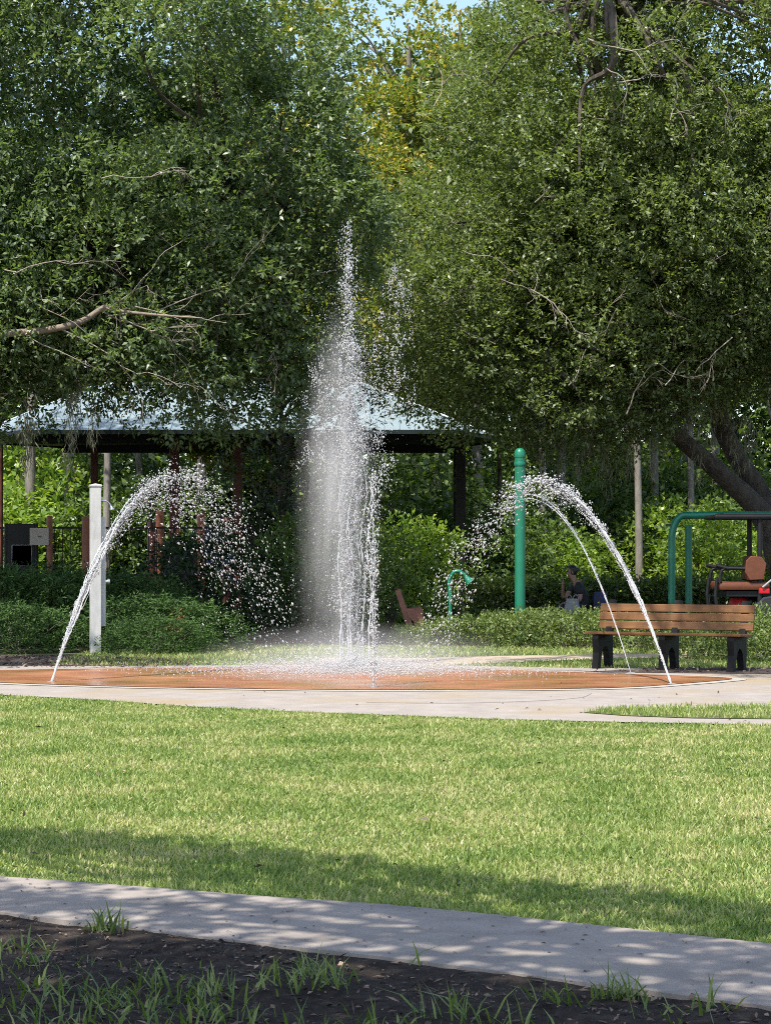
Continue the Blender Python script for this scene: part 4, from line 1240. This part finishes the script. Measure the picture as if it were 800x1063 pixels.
bg_ = thing('red_bag', 'rounded red bag on the rear footboard of the golf cart', 'bag', bgp)
zz = z_(618) - .44
mb = MB(); mb.lathe([(.12, 0), (.17, .03), (.185, zz * .45), (.165, zz * .8), (.10, zz * .96), (.02, zz)], 20); ob = mb.build('bag_body', M['red'], bg_, True)
for v in ob.data.vertices: v.co.x *= .95; v.co.y *= 1.3
mb = MB(); mb.tube([(math.cos(a) * .12, -.1, zz * .9 + math.sin(a) * .05) for a in np.linspace(0, math.pi, 9)], .012, 6); mb.build('bag_handle', M['black'], bg_, True)

# ------------------------------------------------------------------ the seated person


def skin_mesh(name, verts, edges, radii, mat, parent, sub=2, root=0):
    me = bpy.data.meshes.new(name)
    me.from_pydata([tuple(v) for v in verts], edges, [])
    o = bpy.data.objects.new(name, me); COL.objects.link(o)
    md = o.modifiers.new('s', 'SKIN'); md.use_smooth_shade = True; md.branch_smoothing = .6
    for i, sv in enumerate(me.skin_vertices[0].data):
        r = radii[i]; sv.radius = r if hasattr(r, '__len__') else (r, r)
        sv.use_root = (i == root)
    o.modifiers.new('u', 'SUBSURF').levels = sub
    dg = bpy.context.evaluated_depsgraph_get()
    ev = bpy.data.meshes.new_from_object(o.evaluated_get(dg))
    bpy.data.objects.remove(o)
    ev.name = name; ev.materials.clear()
    return link_mesh(name, ev, mat, parent, True)


Yp = 41.0
seat_z = .36
pb = Vector((at(602, 0, Yp).x, Yp, 0))
st = thing('low_bench', 'low dark backless bench under the seated person', 'bench', pb)
mb = MB()
for j in range(3): mb.box((.12, -.14 + j * .14, seat_z - .02), (1.35, .125, .04), bevel=.006)
mb.build('seat', M['jeans'], st)
for s in (-.42, .62):
    mb = MB(); mb.box((s, 0, (seat_z - .04) / 2), (.07, .36, seat_z - .04), bevel=.006); mb.build('leg', M['black'], st)
ps = thing('person', 'person in black sitting hunched on a low bench, facing left, hand near the face', 'person', pb)
# local frame: x right in the photo, the person faces -x
V, E, Rr = [], [], []


def vx(p, r, par=None):
    V.append(p); Rr.append(r)
    if par is not None: E.append((par, len(V) - 1))
    return len(V) - 1


hz = seat_z + .09
pel = vx((.06, 0, hz), (.125, .155))
ab_ = vx((.06, 0, hz + .16), (.11, .14), pel)
chs = vx((0.0, 0, hz + .34), (.115, .155), ab_)
nb = vx((-.07, 0, hz + .47), (.07, .10), chs)
nk = vx((-.125, 0, hz + .545), .05, nb)
hd1 = vx((-.155, 0, hz + .615), (.075, .07), nk)
hd2 = vx((-.165, 0, hz + .70), (.088, .076), hd1)
hd3 = vx((-.155, 0, hz + .755), (.06, .055), hd2)
nose = vx((-.262, 0, hz + .655), .012, hd1)
chin = vx((-.225, 0, hz + .59), .026, hd1)
for s in (-1, 1):
    hip = vx((.0, s * .10, hz - .005), .088, pel)
    kn = vx((-.37, s * .13, hz + .05), .062, hip)
    cf = vx((-.36, s * .13, hz - .15), .056, kn)
    an = vx((-.33, s * .13, .08), .038, cf)
    vx((-.40, s * .13, .045), .038, an); vx((-.53, s * .14, .035), .030, len(V) - 1)
    sh = vx((-.03, s * .19, hz + .42), .062, nb)
    if s == -1:      # near arm: forearm resting on the thigh
        el = vx((-.02, s * .25, hz + .15), .043, sh); wr = vx((-.25, s * .17, hz + .12), .028, el); hdir = Vector((-1, .1, -.25))
    else:            # far arm: hand raised towards the face
        el = vx((-.30, s * .20, hz + .19), .041, sh); wr = vx((-.315, s * .10, hz + .42), .027, el); hdir = Vector((.12, -.1, 1))
    hdir.normalize()
    wv = Vector(V[wr]); side = hdir.cross(Vector((0, 0, 1) if abs(hdir.z) < .8 else (1, 0, 0))).normalized()
    pm = vx(tuple(wv + hdir * .055), (.034, .018), wr)
    nrm = hdir.cross(side)
    for k_, (off, ln) in enumerate(((-.027, .06), (-.009, .075), (.009, .072), (.026, .055))):
        b0 = vx(tuple(wv + hdir * .09 + side * off), .0095, pm)
        b1 = vx(tuple(wv + hdir * (.09 + ln * .55) + side * off + nrm * .012), .0085, b0)
        vx(tuple(wv + hdir * (.09 + ln * .85) + side * off + nrm * .035), .0075, b1)
    b0 = vx(tuple(wv + hdir * .035 + side * -.038), .011, pm)
    vx(tuple(wv + hdir * .07 + side * -.055 + nrm * .02), .009, b0)
skin_mesh('body', V, E, Rr, M['skin'], ps, 2)
# clothes: black top with sleeves, dark trousers, hair, eyes
V, E, Rr = [], [], []
a = vx((.065, 0, hz - .02), (.15, .18)); b = vx((.065, 0, hz + .16), (.135, .165), a); c = vx((0, 0, hz + .34), (.14, .175), b); d = vx((-.07, 0, hz + .48), (.085, .115), c)
for s in (-1, 1):
    e = vx((-.03, s * .20, hz + .42), .082, d)
    vx((-.03, s * .235, hz + .25) if s == -1 else (-.20, s * .21, hz + .28), .066, e)
skin_mesh('top', V, E, Rr, M['shirt'], ps, 2)
V, E, Rr = [], [], []
a = vx((.06, 0, hz - .01), (.135, .165))
for s in (-1, 1):
    e = vx((-.02, s * .10, hz), .105, a); f = vx((-.37, s * .13, hz + .055), .077, e); g = vx((-.36, s * .13, hz - .15), .070, f); vx((-.33, s * .13, .12), .055, g)
skin_mesh('trousers', V, E, Rr, M['jeans'], ps, 2)
bm = bmesh.new(); bmesh.ops.create_icosphere(bm, subdivisions=4, radius=1)
for v in bm.verts:
    n_ = v.co.copy()
    f_ = 1 + .03 * math.sin(n_.z * 40 + n_.x * 11) + .02 * math.sin(n_.y * 55)
    v.co = Vector((n_.x * .108, n_.y * .092, n_.z * .105)) * f_
bmesh.ops.delete(bm, geom=[v for v in bm.verts if v.co.x < -.035 and v.co.z < .04], context='VERTS')
bmesh.ops.translate(bm, verts=bm.verts, vec=(-.15, 0, hz + .705))
me = bpy.data.meshes.new('hair'); bm.to_mesh(me); bm.free(); link_mesh('hair', me, M['hair'], ps, True)
mb = MB(); mb.lathe([(.03, -.035), (.042, 0), (.03, .035)], 12, (-.045, 0, hz + .72)); mb.build('hair_bun', M['hair'], ps, True)
for s in (-1, 1):
    mb = MB(); mb.lathe([(.003, -.009), (.010, -.005), (.0115, 0), (.010, .005), (.003, .009)], 10, (-.238, s * .032, hz + .69)); mb.build('eye', M['hair'], ps, True)
    mb = MB(); mb.box((-.395, s * .135, .04), (.27, .095, .08), bevel=.03); mb.build('shoe', M['black'], ps, True)
    mb = MB(); mb.lathe([(.004, -.03), (.014, -.02), (.018, .01), (.008, .03)], 8, (-.15, s * .084, hz + .665)); mb.build('ear', M['skin'], ps, True)

bgl = thing('cloth_bag', 'pale cloth bag in front of the seated person on the bench edge', 'bag', (pb.x - .17, Yp - .33, 0))
mb = MB()
mb.lathe([(.10, 0), (.14, .03), (.145, .18), (.115, .32), (.10, .36)], 16); ob = mb.build('bag_body', M['cloth'], bgl, True)
for v in ob.data.vertices:
    v.co.y *= .6; v.co += Vector((.012 * math.sin(v.co.z * 30), .01 * math.sin(v.co.z * 23 + v.co.x * 20), .28))
for s in (-1, 1):
    mb = MB(); mb.tube([(s * .06 + .05 * math.cos(a), 0, .62 + .09 * math.sin(a)) for a in np.linspace(0, math.pi, 9)], .008, 6); mb.build('handle', M['cloth'], bgl, True)
mb = MB(); mb.tube([(0, 0, 0), (0, 0, .29)], .10, 14); mb.build('bag_bottom', M['cloth'], bgl, True)
bp = thing('backpack', 'navy blue backpack standing on the low bench behind the seated person', 'backpack', (pb.x + .36, Yp - .05, seat_z))
mb = MB(); mb.box((0, 0, .20), (.27, .24, .40), bevel=.08); mb.build('bag_body', M['navy'], bp, True)
mb = MB(); mb.box((.01, -.14, .13), (.20, .07, .2), bevel=.03); mb.build('front_pocket', M['navy'], bp, True)
mb = MB(); mb.tube([(.05 * math.cos(a), 0, .39 + .05 * math.sin(a)) for a in np.linspace(0, math.pi, 9)], .01, 6); mb.build('carry_loop', M['black'], bp, True)

# ------------------------------------------------------------------ water


def octs(C_, r, D, el=1.5):
    n = len(C_); D = unit(D)
    ref = np.where(np.abs(D[:, 2:3]) < .9, np.array([[0, 0, 1.]]), np.array([[1., 0, 0]]))
    a = unit(np.cross(D, ref)); b = np.cross(D, a)
    r = r[:, None]
    el = el if np.isscalar(el) else el[:, None]
    v = np.stack([C_ + D * r * el, C_ - D * r * el, C_ + a * r, C_ - a * r, C_ + b * r, C_ - b * r], 1).reshape(-1, 3)
    t = np.array([[0, 2, 4], [0, 4, 3], [0, 3, 5], [0, 5, 2], [1, 4, 2], [1, 3, 4], [1, 5, 3], [1, 2, 5]])
    f = (np.arange(n)[:, None, None] * 6 + t[None]).reshape(-1, 3)
    return v, f


def water_drops(name, C_, r, D, el, parent, mat=None):
    me = np_mesh(name, *octs(C_, r, D, el))
    return link_mesh(name, me, mat or M['water'], parent, True)


def arc_jet(label, p0, p1, Hh, n_drops, threads, t_co, spread, size, short=.62, lift=1.0):
    """water arc from nozzle p0 landing at p1, apex Hh"""
    p0, p1 = Vector(p0), Vector(p1)
    t = thing('water_arc', label, 'water jet', p0, 0, 'water arcs around the pad')
    d = p1 - p0

    def pos(tt, s2):                                    # s2: energy of this packet of water (1 = full)
        x = tt * s2
        return np.stack([d.x * x, d.y * x, 4 * Hh * s2 * tt * (1 - tt)], -1)
    # threads that leave the nozzle together and fan apart
    for k_ in range(threads):
        mb = MB()
        ph = rng.uniform(0, 6.28); s2 = rng.uniform(.94, 1.0) if threads > 2 else rng.uniform(.98, 1.0)
        m_ = 90
        tt = np.linspace(0, t_co * rng.uniform(.55, 1.15), m_)
        P = pos(tt, s2)
        dv = rng.normal(size=3) * spread * .30
        P = P + dv[None] * (tt / t_co)[:, None]
        wob = np.cumsum(rng.normal(0, 1, (m_, 3)), 0) * .0022 * spread / .06
        P += wob * np.minimum(1, tt / t_co * 3)[:, None]
        rn = np.convolve(rng.normal(0, 1, m_ + 4), np.ones(5) / 5, 'valid')
        rad = size * (.42 + .55 * rn + .25 * rng.normal(0, .5, m_)).clip(.16, 1.15) * (1 - .35 * tt / tt[-1])
        rad[0] = size * .5
        mb.tube(list(P), list(rad), 6)
        mb.build('stream', M['water'] if k_ % 3 else M['stream'], t, True)
    # drops torn off, clustered in packets
    npk = n_drops // 12
    tk = rng.uniform(.03, 1, npk) ** .9
    s2 = 1 - (1 - short) * rng.beta(1.0, 2.2, npk) * np.clip((tk - .05) * 2.6, 0, 1)
    C0 = pos(tk, s2)
    sp_ = spread * (.25 + 2.6 * np.clip(tk - .12, 0, 1))
    C_ = np.repeat(C0, 12, 0) + rng.normal(size=(npk * 12, 3)) * np.repeat(sp_, 12)[:, None] * .55
    C_ = C_ + np.repeat(rng.normal(size=(npk, 3)) * sp_[:, None] * .75, 12, 0)
    tk12 = np.repeat(tk, 12); s12 = np.repeat(s2, 12)
    V_ = np.stack([d.x * np.ones_like(tk12), d.y * np.ones_like(tk12), 4 * Hh * (1 - 2 * tk12)], 1)
    r = size * np.minimum(rng.lognormal(-1.0, .5, len(C_)), 1.1) * (.45 + .55 * np.clip(tk12 * 2, 0, 1))
    # beads riding in line along the outer edge of the arc, and fine drops close to the stream
    nb1 = n_drops // 8
    tb = rng.uniform(.16, .60, nb1); sb_ = 1 - np.abs(rng.normal(0, .032, nb1)) * (.5 + tb)
    tb = np.round(tb * 60) / 60 + rng.normal(0, .0035, nb1)
    Cb = pos(tb, sb_) + rng.normal(size=(nb1, 3)) * (spread * (.08 + .75 * np.clip(tb - .15, 0, 1)))[:, None]
    nf = n_drops // 2
    tf = rng.uniform(.02, .42, nf); sf = 1 - np.abs(rng.normal(0, .05, nf)) * np.clip(tf * 4, 0, 1)
    Cf = pos(tf, sf) + rng.normal(size=(nf, 3)) * (spread * (.08 + .9 * tf))[:, None]
    C_ = np.concatenate([C_, Cb, Cf]); tb_ = np.concatenate([tb, tf])
    V_ = np.concatenate([V_, np.stack([d.x * np.ones_like(tb_), d.y * np.ones_like(tb_), 4 * Hh * (1 - 2 * tb_)], 1)])
    r = np.concatenate([r, size * rng.lognormal(-.55, .45, nb1).clip(.2, 1.2), size * rng.uniform(.18, .45, nf)])
    kz = C_[:, 2] > .03
    sprayo = water_drops('spray', C_[kz], r[kz], V_[kz] + rng.normal(size=(kz.sum(), 3)) * .8, 1.8, t)
    sprayo['kind'] = 'stuff'
    # nozzle ring in the pad
    mb = MB(); mb.lathe([(.05, .024), (.05, .032), (.02, .034)], 14); mb.build('nozzle', M['metal'], t, True)
    return t


arc_jet('left water arc springing from the pad beside the white post, breaking into drops', gr(53, 710), Vector((-1.12, 28.6, .02)), 2.50, 4200, 12, .30, .10, .0145, short=.68)
arc_jet('thick right water arc springing from the pad in front of the bench', gr(697, 712), Vector((.35, 28.4, .02)), 2.42, 3000, 11, .36, .065, .0145, short=.84)
arc_jet('thin right water arc rising behind the thick one, left end of the bench', gr(655, 700.5), Vector((.55, 29.6, .02)), 2.32, 520, 3, .50, .03, .0095, short=.9)

pc = Vector((at(362, 0, 28.9).x, 28.9, .02))
pl = thing('water_plume', 'tall central plume of white water rising from the middle of the pad', 'water jet', pc)


def thread_v(parent, x, y, h, r, wob=.02, name='stream', n=70):
    mb = MB()
    z = np.linspace(0, h, n); ph = rng.uniform(0, 6.28)
    a = wob * (z / h) ** .8
    P = np.stack([x + a * np.sin(z * 5 + ph) + rng.normal(0, .004, n) * (z / h) * 2, y + a * np.cos(z * 4 + ph), z], 1)
    rad = r * (.7 + .3 * np.sin(z * 21 + ph) + rng.normal(0, .25, n)).clip(.2, 1.5) * (1 - .35 * z / h)
    mb.tube(list(P), list(rad), 6)
    return mb.build(name, M['water'], parent, True)


for (dx, dy, h) in ((-.11, 0, 2.6), (-.09, .05, 3.1), (.03, -.06, 2.8), (.0, .0, 3.3), (.12, .08, 2.5), (.19, 0, 2.7), (-.01, .12, 2.9), (.27, -.1, 2.5)):
    thread_v(pl, dx, dy, h, .0155, .05)
N = 19000
Hd = np.concatenate([rng.beta(2.4, 2.0, N * 7 // 10) * 3.9 + .9, 4.0 + rng.beta(1.2, 2.4, N * 3 // 20) * 2.0, rng.uniform(.8, 3.6, N - N * 7 // 10 - N * 3 // 20)])
vz = np.sqrt(2 * 9.81 * Hd); tm = rng.uniform(0.12, 1, N) ** .85 * 2 * vz / 9.81
latx = rng.normal(.02, .20, N); laty = rng.normal(0, .18, N)
wind = -.13 * rng.beta(1.4, 1.6, N)
nzx = rng.choice([-.10, -.03, .03, .1, .16, -.01], N)
Xd = nzx * .7 + latx * tm * .95 + wind * tm * np.clip(tm, 0, 1.6) * .85
Yd = rng.normal(0, .05, N) + laty * tm
Zd = vz * tm - 4.905 * tm ** 2
fine = rng.uniform(size=N) < .90
rd = np.where(fine, rng.uniform(.0016, .0042, N), rng.uniform(.0045, .009, N))
ok = (Zd > .02) & ((Zd > 2.6) | (rng.uniform(size=N) < .22 + .16 * Zd))
Cd = np.stack([Xd, Yd, Zd], 1)[ok]
Vd = np.stack([latx, laty, vz - 9.81 * tm], 1)[ok]
so_ = water_drops('spray', Cd, rd[ok], Vd, 1.6, pl); so_['kind'] = 'stuff'
# packets climbing in the core up to the tip, and the looser burst to its right
def packets(cx, cy, z0, z1, n, wx0, wx1, k_=14, r=(.005, .013)):
    zz_ = z0 + (z1 - z0) * rng.uniform(0, 1, n)
    f_ = (zz_ - z0) / (z1 - z0)
    wx = wx0 + (wx1 - wx0) * f_
    C0 = np.stack([cx + rng.normal(0, 1, n) * wx, cy + rng.normal(0, 1, n) * wx, zz_], 1)
    C_ = np.repeat(C0, k_, 0) + rng.normal(size=(n * k_, 3)) * np.array([.022, .022, .06])
    return C_, rng.uniform(r[0], r[1], n * k_) * rng.choice([.55, .8, 1.], n * k_)
A1 = packets(.0, 0, .5, 5.75, 260, .06, .055); A2 = packets(.06, 0, 2.5, 4.2, 100, .08, .08)
A3 = packets(.62, .1, 3.4, 5.2, 75, .16, .12, r=(.004, .010)); A4 = packets(.38, 0, 2.4, 4.3, 70, .14, .14, r=(.004, .010)); A5 = packets(-.35, 0, 2.6, 4.0, 60, .12, .08, r=(.004, .009))
A6 = packets(.06, 0, .2, 2.9, 140, .1, .14, r=(.005, .012))
Cc = np.concatenate([a[0] for a in (A1, A2, A3, A4, A5, A6)]); rc = np.concatenate([a[1] for a in (A1, A2, A3, A4, A5, A6)])
so_ = water_drops('drop_clusters', Cc, rc, np.tile([0.05, 0, 1.], (len(Cc), 1)) + rng.normal(size=(len(Cc), 3)) * .25, 1.7, pl); so_['kind'] = 'stuff'
# small jet nearest to the camera
nj = thing('water_jet', 'single thin upright water jet in front of the central plume', 'water jet', gr(387.5, 713.5, .02))
thread_v(nj, 0, 0, 2.2, .012, .025); thread_v(nj, .005, .005, 1.5, .010, .02)
A = packets(0, 0, .1, 2.4, 90, .012, .05, 10, (.004, .011))
so_ = water_drops('spray', A[0], A[1], np.tile([0.02, 0, 1.], (len(A[0]), 1)), 1.8, nj); so_['kind'] = 'stuff'
mb = MB(); mb.lathe([(.05, .004), (.05, .012), (.02, .014)], 14); mb.build('nozzle', M['metal'], nj, True)
# splash skipping over the pad
N = 22000
ra = np.abs(rng.normal(0, 1.0, N)); th_ = rng.uniform(0, 6.28, N)
X = pc.x + .1 + ra * np.cos(th_) * 1.15; Y = 27.9 + ra * np.sin(th_) * .75
Z = .026 + rng.exponential(.055, N) * np.exp(-(ra / 1.7) ** 2) * 1.25
k = inside(pad, X, Y)
C_ = np.stack([X, Y, Z], 1)[k]
so_ = water_drops('splash_water', C_, rng.uniform(.0025, .0075, len(C_)), rng.normal(size=(len(C_), 3)) + np.array([0, 0, 1.5]), 1.5, None)
tag(so_, 'fine splash dancing over the wet red pad around the plume', 'splash', kind='stuff')


def mist_mat(zmax):
    m, nt, out = new_mat('water_mist')
    tc = nt.nodes.new('ShaderNodeTexCoord'); sep = nt.nodes.new('ShaderNodeSeparateXYZ')
    nt.links.new(tc.outputs['Object'], sep.inputs[0])

    def math_(op, a, b=None, c=None):
        n_ = nt.nodes.new('ShaderNodeMath'); n_.operation = op
        for i, v_ in enumerate((a, b, c)):
            if v_ is None: continue
            if isinstance(v_, (int, float)): n_.inputs[i].default_value = v_
            else: nt.links.new(v_, n_.inputs[i])
        return n_.outputs[0]
    r2 = math_('SQRT', math_('ADD', math_('POWER', sep.outputs[0], 2.0), math_('POWER', sep.outputs[1], 2.0)))
    # local radius over height
    rmp = nt.nodes.new('ShaderNodeFloatCurve')
    zn = math_('DIVIDE', sep.outputs[2], zmax)
    cu = rmp.mapping.curves[0]
    for i, (x_, y_) in enumerate([(0, .66), (.25, .66), (.5, .64), (.75, .50), (1, .16)]):
        if i < 2: cu.points[i].location = (x_, y_)
        else: cu.points.new(x_, y_)
    rmp.mapping.update()
    nt.links.new(zn, rmp.inputs['Value'])
    fall = math_('SUBTRACT', 1.0, math_('DIVIDE', r2, rmp.outputs[0]))
    fall = math_('MAXIMUM', fall, 0.0)
    nz_ = noise(nt, 6.5, 4, .65, scl=(1, 1, .13))
    nn_ = math_('MULTIPLY', math_('MAXIMUM', math_('SUBTRACT', nz_.outputs['Fac'], .34), 0.0), 4.2)
    topf = math_('MINIMUM', math_('MULTIPLY', math_('SUBTRACT', 1.0, zn), 2.2), 1.0)
    lowf = math_('MINIMUM', math_('ADD', math_('MULTIPLY', zn, 1.6), .10), 1.0)
    nn_ = math_('MULTIPLY', nn_, lowf)
    dens = math_('MULTIPLY', math_('MULTIPLY', math_('POWER', fall, 2.0), nn_), math_('MULTIPLY', topf, 2.5))
    v = nt.nodes.new('ShaderNodeVolumePrincipled')
    v.inputs['Color'].default_value = (.97, .97, .97, 1); v.inputs['Anisotropy'].default_value = 0.0
    nt.links.new(dens, v.inputs['Density'])
    nt.links.new(v.outputs[0], out.inputs['Volume'])
    return m


mb = MB(); mb.lathe([(.66, 0.03), (.66, 1.2), (.64, 2.4), (.50, 3.6), (.16, 4.8)], 20)
mo = mb.build('mist', mist_mat(4.8)); mo.location = (pc.x - .16, pc.y, .0)
tag(mo, 'pale mist drifting off the left of the central plume', 'mist', kind='stuff')

def low_mist_mat():
    m, nt, out = new_mat('splash_mist')
    tc = nt.nodes.new('ShaderNodeTexCoord')
    g_ = nt.nodes.new('ShaderNodeTexGradient'); g_.gradient_type = 'SPHERICAL'
    mp = nt.nodes.new('ShaderNodeMapping'); mp.inputs['Scale'].default_value = (1 / 2.3, 1 / 1.4, 1 / .62)
    nt.links.new(tc.outputs['Object'], mp.inputs['Vector']); nt.links.new(mp.outputs[0], g_.inputs[0])
    mu = nt.nodes.new('ShaderNodeMath'); mu.operation = 'MULTIPLY'; mu.inputs[1].default_value = .38
    nt.links.new(g_.outputs['Fac'], mu.inputs[0])
    v = nt.nodes.new('ShaderNodeVolumePrincipled'); v.inputs['Color'].default_value = (.97, .97, .97, 1)
    nt.links.new(mu.outputs[0], v.inputs['Density']); nt.links.new(v.outputs[0], out.inputs['Volume'])
    return m


bm = bmesh.new(); bmesh.ops.create_uvsphere(bm, u_segments=24, v_segments=12, radius=1)
for v in bm.verts: v.co = Vector((v.co.x * 2.3, v.co.y * 1.4, max(v.co.z, 0) * .62))
me = bpy.data.meshes.new('splash_mist'); bm.to_mesh(me); bm.free()
mo = link_mesh('splash_mist', me, low_mist_mat()); mo.location = (pc.x + .1, 28.0, .03)
tag(mo, 'low white mist over the pad at the foot of the plume', 'mist', kind='stuff')

# ------------------------------------------------------------------ the shade tree over the camera (its shadow lies on the path)
nb_ = (-4.6, -1.2, 0)
nt_ = thing('shade_tree', 'shade tree beside the camera whose crown shades the footpath', 'tree', nb_)
bl = []


def over(px, py, h, b, wgt=1.0):
    g = gr(px, py); s = g + SUN * (h / SUN.z)
    bl.append((np.array(s), np.array([0, 0, 1.]), b, wgt))


for i in range(150):                                     # band of shade across the lawn
    t = (i / 149) ** 1.25
    px = -120 + 1060 * t
    py = np.interp(px, [-120, 0, 200, 400, 600, 800, 940], [866, 878, 889, 916, 936, 962, 980]) + rng.normal(0, 3)
    over(px, py, rng.uniform(4.7, 5.1), rng.uniform(.15, .25))
for i in range(75):                                     # edge over the path
    px = rng.uniform(-100, 900); py = np.interp(px, [0, 800], [945, 1015]) + rng.normal(0, 14)
    over(px, py, rng.uniform(5.2, 7), rng.uniform(.2, .36), .8)
for i in range(150):                                     # heavy shade over the soil
    px = rng.uniform(-300, 1100); py = np.interp(px, [0, 800], [990, 1068]) + rng.uniform(0, 130)
    over(px, py, rng.uniform(5.2, 7.2), rng.uniform(.32, .55))
P, D = blob_sprays(bl, 16)
geo = sprays(P, D, 7, .12, .062)
foliage('crown', (geo[0] - np.array(nb_), geo[1]), M['oak'], nt_)
mb = MB(); B = Vector(nb_)
tr = bez([(0, 0, 0), (.1, .2, 1.6), (.5, .9, 3.4), (1.2, 2.4, 5.2), (2.2, 5.0, 6.2), (3.2, 6.8, 6.5)], 8)
mb.tube(tr, lerp_list([.3, .24, .2, .15, .1, .04], len(tr)), 12)
for (q_, _, _, _) in bl[::4]:
    h = min(tr[12:], key=lambda s: (s - (Vector(q_) - B)).length)
    tube_to(mb, h, Vector(q_) - B, .045, .012, n=5, seg=4)
mb.build('trunk', M['bark'], nt_, True)
print('faces', sum(len(o.data.polygons) for o in scene.objects if o.type == 'MESH'))
